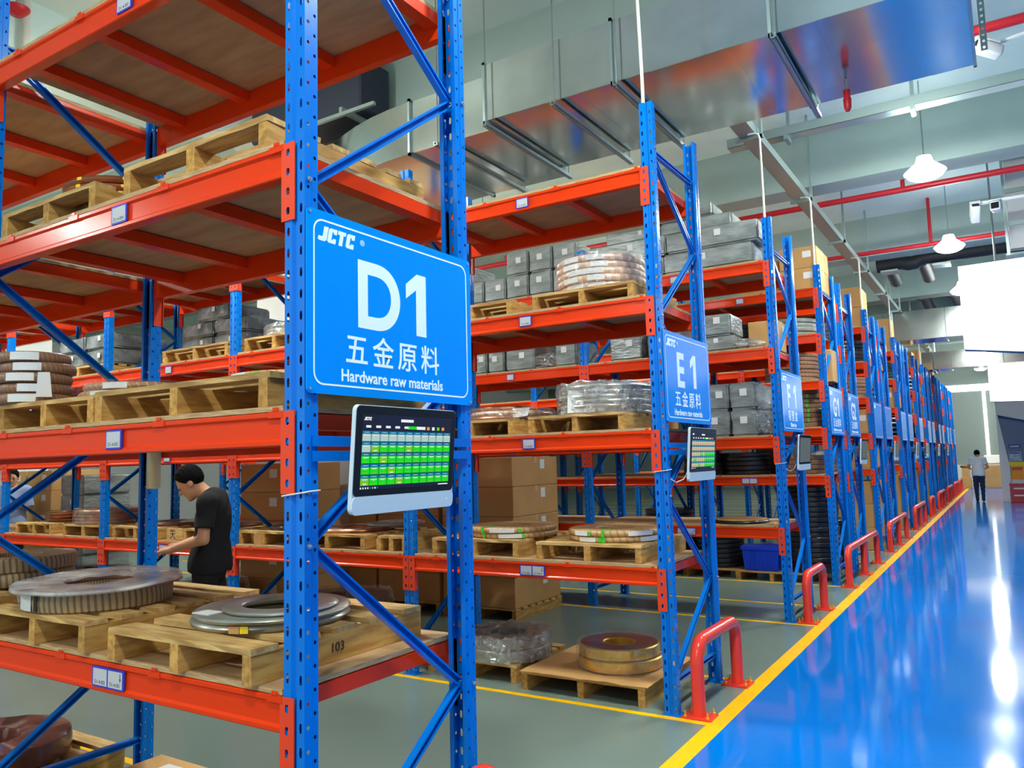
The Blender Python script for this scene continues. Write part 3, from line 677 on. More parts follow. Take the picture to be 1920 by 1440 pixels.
    # white light boxes projecting from the right wall
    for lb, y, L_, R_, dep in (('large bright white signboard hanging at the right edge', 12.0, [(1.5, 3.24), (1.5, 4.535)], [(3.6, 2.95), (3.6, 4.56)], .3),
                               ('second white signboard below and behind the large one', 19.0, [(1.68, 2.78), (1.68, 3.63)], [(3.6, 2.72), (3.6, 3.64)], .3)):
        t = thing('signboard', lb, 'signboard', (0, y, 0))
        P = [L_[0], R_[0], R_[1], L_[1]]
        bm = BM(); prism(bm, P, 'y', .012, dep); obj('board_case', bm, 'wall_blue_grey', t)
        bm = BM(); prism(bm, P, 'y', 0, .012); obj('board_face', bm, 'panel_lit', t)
        bm = BM(); tube(bm, [(2.0, dep/2, L_[1][1]), (2.0, dep/2, 6.4)], .015, 8); obj('hanging_rod', bm, 'steel', t)
    # pipes at the far left, seen above the top shelf of rack D
    pipe([(-5.85, 1.85, 5.3), (-5.85, 1.85, 6.39)], .035, 'conduit_white', 'beige drop pipe at the top left corner above rack D1')
    t = thing('alarm_bell', 'round red alarm bell at the top left corner', 'bell', (-5.72, 1.70, 6.1))
    bm = BM(); lathe(bm, [(.001, -.05), (.06, -.04), (.11, .01), (.115, .03), (.001, .04)], 20); obj('gong', bm, 'pipe_red', t, True)
    bm = BM(); tube(bm, [(0, 0, .04), (0, 0, .295)], .012, 8); obj('stem', bm, 'steel', t)
    pipe([(-6.1, 1.9, 5.2), (-6.1, 1.9, 5.95), (-6.1, 1.9, 5.951), (-6.1, 1.9, 6.39)], [.06, .06, .02, .02], 'steel', 'thick grey vertical pipe at the top left corner')
    pipe([(-6.0, 2.05, 5.2), (-6.0, 2.05, 6.39)], .025, 'pipe_red', 'thin red vertical pipe at the top left corner')
bits()

# ------------------------------------------------------------------ red crash barriers
def barrier(y0, y1, legs, label):
    t = thing('crash_barrier', label, 'barrier', (.125, y0, 0), 0, 'red crash barriers along the yellow line')
    L_ = y1-y0; r = .044; h = .475; R_ = .13; P = [(0, 0, .012), (0, 0, h-R_)]
    for i in range(1, 7):
        a = math.radians(90*i/6); P.append((0, R_*(1-math.cos(a)), h-R_+R_*math.sin(a)))
    Q = [(x, L_-y, z) for x, y, z in P[::-1]]
    bm = BM(); tube(bm, P+Q, r, 16); obj('bent_tube', bm, 'barrier_paint', t, True)
    if legs == 3:
        bm = BM(); tube(bm, [(0, L_/2, .012), (0, L_/2, h)], r, 16); obj('middle_leg', bm, 'barrier_paint', t, True)
    for y in ([0, L_/2, L_] if legs == 3 else [0, L_]):
        bm = BM(); box(bm, -.1, .1, y-.09 if y else -.07, y+.09, 0, .012); p = obj('base_plate', bm, 'barrier_paint', t)
        for dx in (-.075, .075):
            for dy in (-.055, .065):
                bm = BM(); lathe(bm, [(.001, .012), (.012, .012), (.012, .024), (.006, .026), (.006, .05), (.001, .05)], 8, (dx, y+dy, 0)); obj('anchor_bolt', bm, 'brass', p)
barrier(.045, .91, 2, 'red crash barrier in front of rack D1, cut by the picture bottom')
barrier(3.31, 4.175, 2, 'large red two-legged crash barrier in front of rack E1')
barrier(6.63, 7.45, 2, 'red two-legged crash barrier in front of rack F1')
barrier(9.07, 11.58, 3, 'long red three-legged crash barrier below the G1 and G2 signs')
for k, (a, b) in enumerate(((13.15, 15.65), (17.4, 19.7))): barrier(a, b, 3, 'red three-legged crash barrier, %s beyond the G2 sign' % ORD[k])
barrier(21.4, 22.4, 2, 'short red crash barrier, third beyond the G2 sign')
for k, (a, b) in enumerate(((24.1, 26.4), (28.1, 30.2), (31.8, 33.9), (35.0, 37.0))): barrier(a, b, 3, 'distant red crash barrier, %s beyond the G2 sign' % ORD[k+3])

# ------------------------------------------------------------------ goods: pallets, coils, cartons, wrapped packs
PM = {}; LASTP = [None]
def stringer_mesh(d, h, v):
    k = ('s', round(d, 2), h, v)
    if k not in PM:
        bm = BM(); rn = random.Random(v*7+3)
        n = 6; rows = []
        for i in range(n+1):
            y = d*i/n; j = lambda a: rn.uniform(-a, a)
            rows.append([bm.verts.new(p) for p in ((-.024+j(.003), y, 0), (.024+j(.003), y, 0), (.024+j(.003), y, h), (-.024+j(.003), y, h))])
        for a, b in zip(rows, rows[1:]):
            for q in range(4): bm.faces.new((a[q], a[(q+1) % 4], b[(q+1) % 4], b[q]))
        bm.faces.new(rows[0][::-1]); bm.faces.new(rows[-1])
        PM[k] = mesh_of(bm, 'stringer', 'stringer_wood')
    return PM[k]
def deck_mesh(w_, bw, v):
    k = ('d', round(w_, 2), round(bw, 3), v)
    if k not in PM:
        bm = BM(); rn = random.Random(v*13+1); n = 7; rows = []
        for i in range(n+1):
            x = w_*i/n; j = lambda a: rn.uniform(-a, a); e = .004 if 0 < i < n else 0
            rows.append([bm.verts.new(p) for p in ((x, j(.004), 0), (x, bw+j(.004), 0), (x, bw+j(.003), .021+j(.0015)), (x, j(.003), .021+j(.0015)))])
        for a, b in zip(rows, rows[1:]):
            for q in range(4): bm.faces.new((a[q], a[(q+1) % 4], b[(q+1) % 4], b[q]))
        bm.faces.new(rows[0][::-1]); bm.faces.new(rows[-1])
        PM[k] = mesh_of(bm, 'deck_board', 'pallet_wood')
    return PM[k]
def pallet(x0, y0, z, label, w_=.84, d=.86, h=.105, n=6, rz=0, group='wooden pallets on the racks'):
    """left front corner at (x0, y0), standing on z; the deck top is z+h+.021"""
    t = thing('wooden_pallet', label, 'pallet', (x0+w_/2, y0+d/2, z+.0005), rz, group)
    LASTP[0] = t
    for k, fx in enumerate((.03, .5, .97)):
        put('stringer', stringer_mesh(d, h, RN.randrange(4)), t, (-w_/2+fx*w_, -d/2, 0))
    bw = .098 if n > 5 else .12
    for k in range(n):
        put('deck_board', deck_mesh(w_, bw, RN.randrange(5)), t, (-w_/2, -d/2+(d-bw)*k/(n-1), h), RN.uniform(-.004, .004))
    return z+h+.022
PH = .1275
def ring_mesh(r, ri, h, m, bulge=.006, n=64, top=None, jitter=0):
    k = ('r', r, ri, h, m, bulge, top, jitter)
    if k not in PM:
        bm = BM(); c = min(.008, h*.25)
        prof = [(ri, c), (ri+c, 0), (r-c, 0), (r+bulge*.3, c), (r+bulge, h/2), (r+bulge*.3, h-c), (r-c, h), (ri+c, h), (ri, h-c)]
        jf = (lambda a, q, rr, z: (noise.noise((math.cos(a)*4, math.sin(a)*4, z*20+r*9))*jitter, noise.noise((math.cos(a)*3+9, math.sin(a)*3, rr*5))*jitter*.5 if q in (6, 7) else 0)) if jitter else None
        lathe(bm, prof, n, jit=jf)
        if top:
            bm.faces.ensure_lookup_table()
            for f in bm.faces:
                if f.calc_center_median().z > h*.97: f.material_index = 1
        PM[k] = mesh_of(bm, 'strip_coil', [m, top] if top else m, True)
    return PM[k]
def arc_patch(r, a0, a1, z0, z1, m, name, parent, t=.0018):
    bm = BM(); n = 8; A = []
    for i in range(n+1):
        a = a0+(a1-a0)*i/n; A.append([bm.verts.new((q*math.cos(a), q*math.sin(a), z)) for q, z in ((r, z0), (r+t, z0), (r+t, z1), (r, z1))])
    for p, q in zip(A, A[1:]):
        for k in range(4): bm.faces.new((p[k], q[k], q[(k+1) % 4], p[(k+1) % 4]))
    bm.faces.new(A[0]); bm.faces.new(A[-1][::-1])
    return obj(name, bm, m, parent)
def coil(x, y, z, r, ri, h, m, label, group=None, top=None, patch=None, strap=None, bulge=.006, jitter=0, name='strip_coil', cat='coil', ties=0):
    me = ring_mesh(r, ri, h, m, bulge, top=top, jitter=jitter)
    if not patch and not strap and not ties:
        return tag(put(name, me, None, (x, y, z), RN.uniform(0, 6)), label, cat, group)
    t = thing(name, label, cat, (x, y, z), 0, group)
    put('wound_strip', me, t, (0, 0, 0), RN.uniform(0, 6))
    for a, wd, mt in patch or []: arc_patch(r+bulge+.001, math.radians(a), math.radians(a)+wd/r, h*.12, h*.88, mt, 'paper_label' if mt == 'paper' else 'colour_mark', t)
    for a in strap or []:
        c_, s_ = math.cos(math.radians(a)), math.sin(math.radians(a)); bm = BM(); P = []
        q = Vector((-s_, c_, 0))*.011
        for rr, zz in ((ri-.002, .0), (ri-.002, h+.002), (r+bulge+.003, h+.002), (r+bulge+.003, 0)): P.append(Vector((rr*c_, rr*s_, zz)))
        for i in range(3):
            bm.faces.new([bm.verts.new(v) for v in (P[i]-q, P[i]+q, P[i+1]+q, P[i+1]-q)])
        g = bmesh.ops.extrude_face_region(bm, geom=bm.faces[:]); bmesh.ops.translate(bm, verts=[v for v in g['geom'] if isinstance(v, bmesh.types.BMVert)], vec=Vector((c_, s_, 1))*.0015)
        obj('green_strap', bm, 'green_tape', t)
    for k in range(ties):
        arc_patch(r+bulge+.001, 2*PI*k/ties+.2, 2*PI*k/ties+.2+.025/r, h*.3, h*.75, 'poster_yellow', 'yellow_tie', t)
    return t
def stack(n, x, y, z, r, ri, h, m, desc, place, group, jit=.012, **k):
    for i in range(n):
        o_ = ('only' if n == 1 else 'lowest' if i == 0 else 'topmost' if i == n-1 else ORD[i])
        lab = ('%s coil on %s' % (desc, place)) if n == 1 else ('%s coil, %s of the stack on %s' % (desc, o_, place))
        kk = dict(k); pt = kk.pop('patch', None)
        coil(x+RN.uniform(-jit, jit), y+RN.uniform(-jit, jit), z+.0008+i*(h+.001), r+RN.uniform(-.004, .004), ri, h, m, lab, group, patch=[(a+RN.uniform(-9, 9), b, c) for a, b, c in pt] if pt else None, **kk)
    return z+n*(h+.001)+.001
def shroud(x, y, z, r, ri, h, m, label, amp=.012, fr=9, group=None, skirt=0, name='plastic_film'):
    """crumpled clear film lying over a coil"""
    bm = BM(); prof = [(r+.012+skirt, .002), (r+.010, h*.35), (r+.009, h*.75), (r, h+.006), ((r+ri)/2, h+.008), (ri+.004, h+.004), (ri-.006, h*.5), (ri-.008, h*.25)]
    def jf(a, k, rr, zz):
        v = Vector((math.cos(a)*rr*fr, math.sin(a)*rr*fr, zz*fr*1.5+k)); q = abs(noise.noise(v))
        return (q*amp, abs(noise.noise(v+Vector((7, 3, 1))))*amp if k > 1 else 0)
    lathe(bm, prof, 90, closed=False, jit=jf)
    o = obj(name, bm, m, None, True, (x, y, z+.001)); return tag(o, label, 'plastic film', group)
def carton(x0, x1, y0, y1, z, h, label, group='brown cartons', m='carton', lab=('x',), tape=True, name='carton'):
    t = thing(name, label, 'box', ((x0+x1)/2, (y0+y1)/2, z+.0008), RN.uniform(-.006, .006), group)
    a, b = (x1-x0)/2, (y1-y0)/2; bm = BM(); bbox(bm, -a, a, -b, b, 0, h, .008, 2); obj('box_body', bm, m, t)
    if tape:
        bm = BM(); box(bm, -a-.001, a+.001, -.028, .028, h, h+.001); box(bm, a, a+.0012, -.028, .028, h-.07, h+.001); obj('tape_strip', bm, 'tape', t)
    for q in lab:
        bm = BM(); s = min(.1, h*.3)
        if q == 'x': box(bm, a, a+.0015, b*.2, b*.2+s, h*.58, h*.58+s*1.1)
        elif q == 'y': box(bm, a*.25, a*.25+s*1.3, -b-.0015, -b, h*.5, h*.5+s)
        obj('paper_label', bm, 'paper', t)
    return t
def pack(x0, x1, y0, y1, z, h, label, m='grey_wrap', group='grey wrapped packs', lab=('y',), amp=.006, name='wrapped_pack', cat='pack'):
    """a soft box wrapped in glossy film with folded ends"""
    t = thing(name, label, cat, ((x0+x1)/2, (y0+y1)/2, z+.001), 0, group)
    a, b = (x1-x0)/2, (y1-y0)/2; bm = BM(); box(bm, -a, a, -b, b, 0, h)
    bmesh.ops.bevel(bm, geom=list(bm.edges), offset=min(.022, h*.15), segments=3, affect='EDGES')
    bmesh.ops.subdivide_edges(bm, edges=[e for e in bm.edges if e.calc_length() > .08], cuts=4, use_grid_fill=True)
    off = Vector((x0*3, y0*3, z*3))
    for v in bm.verts:
        d = noise.noise(v.co*7+off)*amp+noise.noise(v.co*19+off)*amp*.6; e = Vector((v.co.x/a, v.co.y/b, (v.co.z-h/2)/(h/2))); i = max(range(3), key=lambda q: abs(e[q]))
        if i == 2 and e[2] < 0: continue
        v.co[i] += d*(1 if e[i] > 0 else -1)-amp*.5*(1 if e[i] > 0 else -1)
    obj('wrapped_body', bm, m, t, True)
    for q in lab:
        bm = BM(); s = min(.075, h*.3); r_ = RN.uniform(-.15, .15)
        if q == 'y': o_ = a*RN.uniform(-.3, .3); box(bm, o_-s*.4, o_+s*.6, -b-.003, -b-.001, h*.5+r_*.1, h*.5+s+r_*.1)
        elif q == 'x': box(bm, a+.001, a+.003, -s*.5, s*.6, h*.4, h*.4+s)
        obj('paper_label', bm, 'paper', t)
    return t
def bag(x, y, z, rx, ry, rz_, label, m='film_heavy', amp=.25, group=None, name='plastic_bag', cat='plastic bag', fr=3):
    bm = BM(); bmesh.ops.create_uvsphere(bm, u_segments=36, v_segments=20, radius=1)
    off = Vector((x*5, y*5, z*5))
    for v in bm.verts:
        q = v.co.copy(); k = 1+noise.noise(q*fr+off)*amp+abs(noise.noise(q*fr*2.3+off))*amp*.6
        zc = max(-.98, v.co.z)*1.0
        v.co = Vector((q.x*rx*k, q.y*ry*k, max(0, (zc*k+.8)/1.8*rz_*1.0)))
    return tag(obj(name, bm, m, None, True, (x, y, z+.001)), label, cat, group)
B1, B2, B3, B4 = .973, 1.913, 2.853, 3.788      # board tops of racks D, E and F
PL = -52                                          # direction of the camera seen from the racks, degrees

def goods_d():
    # rack D, floor
    z = pallet(-3.45, -.05, 0, 'wooden pallet on the floor under rack D1, farther left', .99, .98, .11)
    coil(-2.93, .42, z, .40, .15, .12, 'brown_film_and_reflection', 'reddish brown coil on the floor pallet under rack D1', jitter=.010, bulge=.006)
    z = pallet(-2.13, -.05, 0, 'wooden pallet with cardboard on the floor under rack D1', .99, .99, .11)
    bm = BM(); box(bm, -2.12, -1.2, 0, .93, z, z+.005); tag(obj('cardboard_sheet', bm, 'carton'), 'brown cardboard sheet with white tag under rack D1', 'cardboard')
    bm = BM(); box(bm, -1.95, -1.83, .78, .86, z+.006, z+.008); box(bm, -1.93, -1.85, .80, .84, z+.008, z+.012); tag(obj('paper_tag', bm, 'paper'), 'small white paper tag on cardboard under rack D1', 'tag')
    # lowest shelf
    z = pallet(-2.06, -.02, B1, 'left pallet on the lowest shelf of rack D1', .82, .88)
    t = coil(-1.655, .285, z, .308, .15, .088, 'fluted_wrap', 'fluted paper wrapped coil under a plastic lid, lowest D1 shelf', patch=[(-112, .13, 'paper'), (-84, .02, 'ink')])
    bm = BM(); lathe(bm, [(.15, .0), (.356, .0), (.36, .006), (.352, .016), (.16, .018), (.148, .01)], 72, jit=lambda a, k, r, zz: (noise.noise((math.cos(a)*3, math.sin(a)*3, 1))*.008, noise.noise((math.cos(a)*2, math.sin(a)*2, r*6))*.006))
    t = tag(obj('plastic_sheet', bm, 'film_lid', None, True, (-1.645, .275, z+.0905)), 'clear plastic sheet lying over the fluted coil', 'plastic film'); t.rotation_euler = (math.radians(1.5), math.radians(1), 0)
    bm = BM(); lathe(bm, [(.155, 0), (.352, 0), (.352, .006), (.155, .006)], 64)
    tag(obj('reflection_disc', bm, 'brown_film_and_reflection', None, True, (-1.645, .28, z+.0895-.001)), 'added disc painting a red reflection beneath the plastic sheet on the fluted coil', 'film'); t.location.z += .006  # added disc colours in the red shelf reflection of the lid
    bag(-1.99, .14, z-.02, .05, .05, .12, 'small crumpled plastic flap hanging at the left pallet edge', 'film_heavy')
    z = pallet(-1.06, -.03, B1, 'right pallet with broken front board, lowest D1 shelf', .84, .9, .1, 5); p103 = LASTP[0]
    coil(-.60, .385, z, .305, .15, .034, 'steel_strip', 'flat silvery coil, lower of two, on the broken front pallet', top='brown_film_and_reflection', patch=[(-62, .03, 'poster_yellow'), (-70, .04, 'carton')])  # brown top paints in the red shelf reflected by the film
    coil(-.575, .37, z+.0352, .30, .15, .022, 'steel_strip', 'flat silvery coil, upper of two, on the broken front pallet', top='steel_strip')
    coil(-.50, .345, z+.058, .215, .145, .02, 'steel_strip', 'smaller silvery ring topmost on the lowest D1 shelf', top='steel_strip')
    bm = BM(); box(bm, -.72, -.62, .10, .17, z+.058, z+.061); tag(obj('paper_tag', bm, 'paper'), 'white paper tag lying on the silvery flat coils', 'tag')
    text('handwriting', '103', .05, Vector((.4235, -.09, .035)), SX, 'ink', p103)
    # bay two of rack D
    z = pallet(-3.3, .02, B1, 'pallet beyond the second frame, lowest D1 shelf', .86, .86)
    stack(2, -2.83, .45, z, .33, .15, .075, 'fluted_wrap', 'fluted brown', 'the second bay of rack D1', 'fluted coils in the second bay', jitter=.004)
    # second shelf
    z = pallet(-2.2, .07, B2, 'left pallet on the second shelf of rack D1', .82, .85)
    stack(5, -2.125, .20, z, .165, .1, .05, 'brown_wrap', 'brown wrapped', 'left end of the second D1 shelf', 'brown coils at the left picture edge', patch=[(-60, .12, 'paper')])
    bm = BM(); bm2 = BM(); prism(bm2, [(-.035, 0), (.035, .0), (.025, .12), (-.025, .12)], 'z', 0, .002); merge(bm, bm2, 0, SX)
    o = obj('hang_tag', bm, 'paper', None, False, (-1.945, .15, z+.03)); o.rotation_euler = (0, math.radians(8), math.radians(-40)); tag(o, 'white hanging tag beside the stacked brown coils', 'tag')
    stack(2, -1.6, .42, z, .25, .13, .036, 'kraft_wrap', 'low kraft', 'the left pallet, second D1 shelf', 'low kraft coils on the second shelf', patch=[(-75, .11, 'paper')])
    shroud(-1.6, .42, z, .256, .13, .075, 'film_clear', 'clear film around the low kraft coils on the second shelf')
    z = pallet(-1.32, .04, B2, 'right pallet on the second shelf of rack D1', 1.1, .88, .108)
    coil(-.52, .45, z, .27, .13, .035, 'kraft_wrap_light', 'pale wrapped ring on the right pallet, second D1 shelf', patch=[(-110, .1, 'paper'), (-80, .03, 'green_tape')])
    # third shelf
    z = pallet(-2.15, .03, B3, 'left pallet on the third shelf of rack D1', .81, .85)
    stack(3, -1.66, .36, z, .265, .14, .032, 'copper', 'copper coloured', 'left pallet of the third D1 shelf', 'copper coils high on rack D1', ties=8)
    z = pallet(-1.11, .02, B3, 'right pallet on the third shelf of rack D1', .9, .9)
    bag(-.42, .25, B3, .16, .14, .06, 'scrap of white plastic film under the pallet, third D1 shelf', 'film_heavy')
goods_d()

def extras():
    t = thing('cream_card', 'pale cream card block fixed on the inner upright of rack D1', 'card', (-2.17, .87, 1.60))
    bm = BM(); bbox(bm, -.045, .045, -.004, .03, 0, .24, .003, 1); obj('card_block', bm, 'cream', t)
extras()
def goods_e():
    # rack E, floor
    z = pallet(-1.26, 3.33, 0, 'floor pallet carrying brass coils under rack E1', 1.0, .92, .115)
    bm = BM(); NX = 16; rows = []
    for i in range(NX+1):
        row = []
        for j in range(9):
            x = -1.25+1.02*i/NX; y = 3.30+.92*j/8; e = (noise.noise((x*5, y*5, 0))*.006)+(-.018*abs(noise.noise((x*9, 2, 1))) if j == 0 else 0)
            row.append((x, y+(noise.noise((x*6, 3, 0))*.02 if j == 0 else 0), z+.004+max(-.0035, e if 0 < j else e)))
        rows.append([bm.verts.new(p) for p in row])
    for a, b in zip(rows, rows[1:]):
        for j in range(8): bm.faces.new((a[j], b[j], b[j+1], a[j+1]))
    g = bmesh.ops.extrude_face_region(bm, geom=bm.faces[:]); bmesh.ops.translate(bm, verts=[v for v in g['geom'] if isinstance(v, bmesh.types.BMVert)], vec=(0, 0, .005))
    tag(obj('cardboard_sheet', bm, 'carton', None, True), 'ragged brown cardboard sheet under the brass coils', 'cardboard')
    coil(-.64, 3.77, z+.015, .315, .13, .085, 'brass', 'shiny brass coil, lower of two on the floor pallet', bulge=.004)
    coil(-.645, 3.765, z+.101, .30, .12, .085, 'brass', 'shiny brass coil, upper of two on the floor pallet', top='brown_film_and_reflection', bulge=.004)
    shroud(-.64, 3.77, z+.014, .322, .12, .172, 'film_soft', 'clear film wrapped around the two brass coils', .014)
    z = pallet(-2.32+.1, 3.42, 0, 'floor pallet carrying the grey wrapped coil under rack E1', .86, .8, .115)
    coil(-1.62, 3.72, z, .33, .17, .09, 'steel_strip', 'grey steel coil, lower of two under the crinkled film', name='steel_coil')
    coil(-1.63, 3.73, z+.091, .325, .17, .085, 'steel_strip', 'grey steel coil, upper of two under the crinkled film', name='steel_coil')
    shroud(-1.625, 3.725, z, .338, .16, .178, 'film_heavy', 'crinkled silvery film around the two grey steel coils', .045, 16)
    # lowest shelf, bay one
    z = pallet(-1.08, 3.30, B1, 'right pallet on the lowest shelf of rack E1', .85, .88)
    stack(2, -.60, 3.70, z, .352, .15, .042, 'kraft_wrap_light', 'pale kraft', 'the right pallet of the lowest E1 shelf', 'pale kraft coils on the lowest shelf', patch=[(-118, .14, 'paper'), (-92, .025, 'green_tape'), (-45, .2, 'paper')], strap=[-80])
    z = pallet(-2.08, 3.32, B1, 'left pallet on the lowest shelf of rack E1', .83, .86)
    stack(2, -1.55, 3.72, z, .36, .15, .042, 'kraft_wrap_light', 'pale kraft', 'the left pallet of the lowest E1 shelf', 'pale kraft coils on the lowest shelf', patch=[(-85, .2, 'paper'), (-52, .025, 'green_tape')], strap=[-98])
    # second shelf
    z = pallet(-1.13, 3.32, B2, 'right pallet on the second shelf of rack E1', .8, .86)
    stack(6, -.66, 3.72, z, .352, .16, .036, 'steel_strip', 'silvery grey', 'the second shelf of rack E1', 'silvery coils under crinkled film', jit=.02)
    shroud(-.66, 3.72, z, .362, .15, .225, 'film_heavy', 'crinkled film over the silvery coils on the second E1 shelf', .04, 15)
    bm = BM(); b2 = BM(); prism(b2, [(0, 0), (.22, .0), (.22, .17), (0, .17)], 'z', 0, .002); merge(bm, b2, 0, SY)
    o = obj('paper_sheet', bm, 'paper', None, False, (-.80, 3.345, z+.012)); o.rotation_euler = (math.radians(-8), 0, math.radians(6)); tag(o, 'white printed sheet on the film wrapped silvery coils', 'paper')
    z = pallet(-2.1, 3.34, B2, 'left pallet on the second shelf of rack E1', .82, .85)
    coil(-1.56, 3.75, z, .36, .16, .03, 'copper', 'flat copper coil, lower of three on the second E1 shelf')
    coil(-1.55, 3.75, z+.031, .34, .16, .04, 'pale_copper_wrap', 'wrapped copper coil, middle of three on the second E1 shelf')
    coil(-1.62, 3.76, z+.072, .26, .14, .045, 'copper', 'smaller copper coil, topmost of three on the second E1 shelf')
    shroud(-1.56, 3.75, z+.002, .368, .15, .078, 'film_soft', 'loose clear film over the copper coils, second E1 shelf', .03, 10)
    bm = BM(); b2 = BM(); prism(b2, [(0, 0), (.15, .02), (.16, .1), (.02, .1)], 'z', 0, .002); merge(bm, b2, 0, SY)
    o = obj('paper_sheet', bm, 'paper', None, False, (-1.38, 3.44, z+.005)); o.rotation_euler = (math.radians(-35), 0, math.radians(20)); tag(o, 'grey white paper hanging over the copper coils', 'paper')
    # third shelf
    z = pallet(-1.07, 3.33, B3, 'right pallet on the third shelf of rack E1', .85, .87)
    stack(5, -.66, 3.73, z, .345, .16, .052, 'pale_copper_wrap', 'shiny pale copper', 'the third shelf of rack E1', 'pale copper coils high on rack E1', patch=[(-112, .15, 'paper'), (-78, .13, 'paper')])
    shroud(-.66, 3.73, z, .357, .15, .268, 'film_soft', 'sparkling clear film around the five pale copper coils', .02, 18)
    z = pallet(-2.06, 3.33, B3, 'left pallet on the third shelf of rack E1', .8, .85)
    bag(-1.75, 3.6, B3, .2, .18, .05, 'plastic scraps beneath the left pallet, third E1 shelf', 'film_heavy')
    # bay two, lowest shelf: flat copper rings behind the D1 screen
    z = pallet(-3.72, 3.30, B1, 'pallet with flat copper rings, second bay, lowest E1 shelf', .92, .86)
    coil(-3.28, 3.70, z, .36, .18, .035, 'copper', 'flat copper ring, front one in the second bay', top='film_lid')
    coil(-2.98, 3.92, z+.037, .27, .15, .03, 'steel_strip', 'flat film covered ring, rear one in the second bay', top='film_lid')
    z = pallet(-2.72+.05, 3.32, B1, 'narrow pallet beside the second upright of rack E1', .3, .86, n=6)
    z = pallet(-4.48, 3.32, B1, 'pallet with a grey ring, left in the second E1 bay', .7, .85)
    coil(-4.02, 3.68, z, .27, .1, .04, 'black_coil', 'grey black wheel like coil in the second E1 bay')
    bm = BM(); lathe(bm, [(.03, 0), (.05, 0), (.05, .1), (.03, .1)], 24); tag(obj('paper_core', bm, 'carton', None, True, (-4.2, 3.34, B1+.001)), 'short brown paper core standing on the lowest E1 shelf', 'tube')
    # bay three
    z = pallet(-5.32, 3.30, B1, 'pallet in the third E1 bay, nearest the standing man', .72, .85)
    t = thing('marked_board', 'tan board with black brush writing beside the standing man', 'board', (-5.5, 3.33, B1+.0005))
    bm = BM(); bbox(bm, -.13, .13, -.01, .012, 0, .125, .003, 1); obj('board_panel', bm, 'pallet_wood', t)
    text('handwriting', '天', .105, Vector((-.08, -.0105, .022)), SY, 'ink', t)
    coil(-5.1, 3.7, z, .33, .15, .03, 'brown_film_and_reflection', 'flat reddish ring in the third E1 bay, right one', top='film_lid')
    z = pallet(-6.6, 3.30, B1, 'pallet in the third E1 bay, left one', .85, .85)
    coil(-6.12, 3.7, z, .36, .15, .035, 'brown_film_and_reflection', 'flat reddish ring in the third E1 bay, left one', top='film_lid')
    # bay four
    for k, x in enumerate((-7.62, -8.72)):
        z = pallet(x, 3.30, B1, 'yellowish pallet in the fourth E1 bay, %s' % ('right one', 'left one')[k], .84, .85)
        if k == 0:
            stack(4, x+.36, 3.7, z, .40, .17, .04, 'copper', 'dull copper', 'the fourth bay of rack E1', 'dull copper coils in film')
            shroud(x+.36, 3.7, z, .412, .16, .17, 'film_soft', 'film over the dull copper coils in the fourth bay', .03, 11)
        else:
            stack(3, x+.5, 3.75, z, .27, .12, .04, 'copper', 'small copper', 'the far left pallet of rack E1', 'copper coils at the far left')
    # third shelf, bays two to four: silver wrapped boxes
    z = pallet(-5.75, 3.31, B3, 'tall pallet under the silver boxes, third E1 shelf', 1.1, .86, .12)
    for k, (x0, zz) in enumerate(((-5.86, 0), (-5.30, 0), (-5.86, .17), (-5.30, .17), (-5.6, .34))):
        pack(x0, x0+.55, 3.62, 4.2, z+zz, .168, 'silver wrapped box, %s in the pile over the standing man' % ORD[k], 'silver_wrap', 'silver boxes on the third E1 shelf', amp=.01)
    z2 = pallet(-4.42, 3.32, B3, 'pallet with a film wrapped coil, third E1 shelf, second bay', .86, .85, .12)
    stack(3, -4.0, 3.72, z2, .36, .16, .032, 'steel_strip', 'grey film wrapped', 'second bay of the third E1 shelf', 'grey coils in the second bay')
    shroud(-4.0, 3.72, z2, .37, .15, .105, 'film_heavy', 'crinkled film over the grey coils, third shelf second bay', .03, 13)
    z = pallet(-8.05, 3.33, B3, 'dark pallet under silver boxes in the fourth E1 bay', 1.2, .85, .1)
    for k, (x0, zz) in enumerate(((-8.0, 0), (-7.4, 0), (-8.0, .19), (-7.4, .19))):
        pack(x0, x0+.58, 3.38, 4.1, z+zz, .188, 'crinkled silver box, %s in the far left pile' % ORD[k], 'silver_wrap', 'silver boxes on the third E1 shelf', amp=.014)
    # floor under bays two to four
    for k, (x, y, r, h, m) in enumerate(((-3.5, 3.75, .42, .36, 'brown_film_and_reflection'), (-5.6, 3.75, .42, .34, 'brown_film_and_reflection'), (-7.9, 3.8, .45, .38, 'black_coil'), (-6.9, 3.8, .38, .3, 'black_coil'), (-4.4, 3.8, .3, .22, 'black_coil'))):
        z = pallet(x-.43, 3.34, 0, 'dark floor pallet under rack E1, %s from the right' % ORD[k+1], .86, .86)
        coil(x, y, z, r, .16, h, m, '%s coil on the floor under rack E1, %s from right' % ('brown film wrapped' if m == 'brown_film_and_reflection' else 'black film wrapped', ORD[k+1]), bulge=.03, jitter=.02)
        shroud(x, y, z, r+.035, .15, h+.004, 'film_soft', 'film over the coil under rack E1, %s from right' % ORD[k+1], .04, 9)
goods_e()

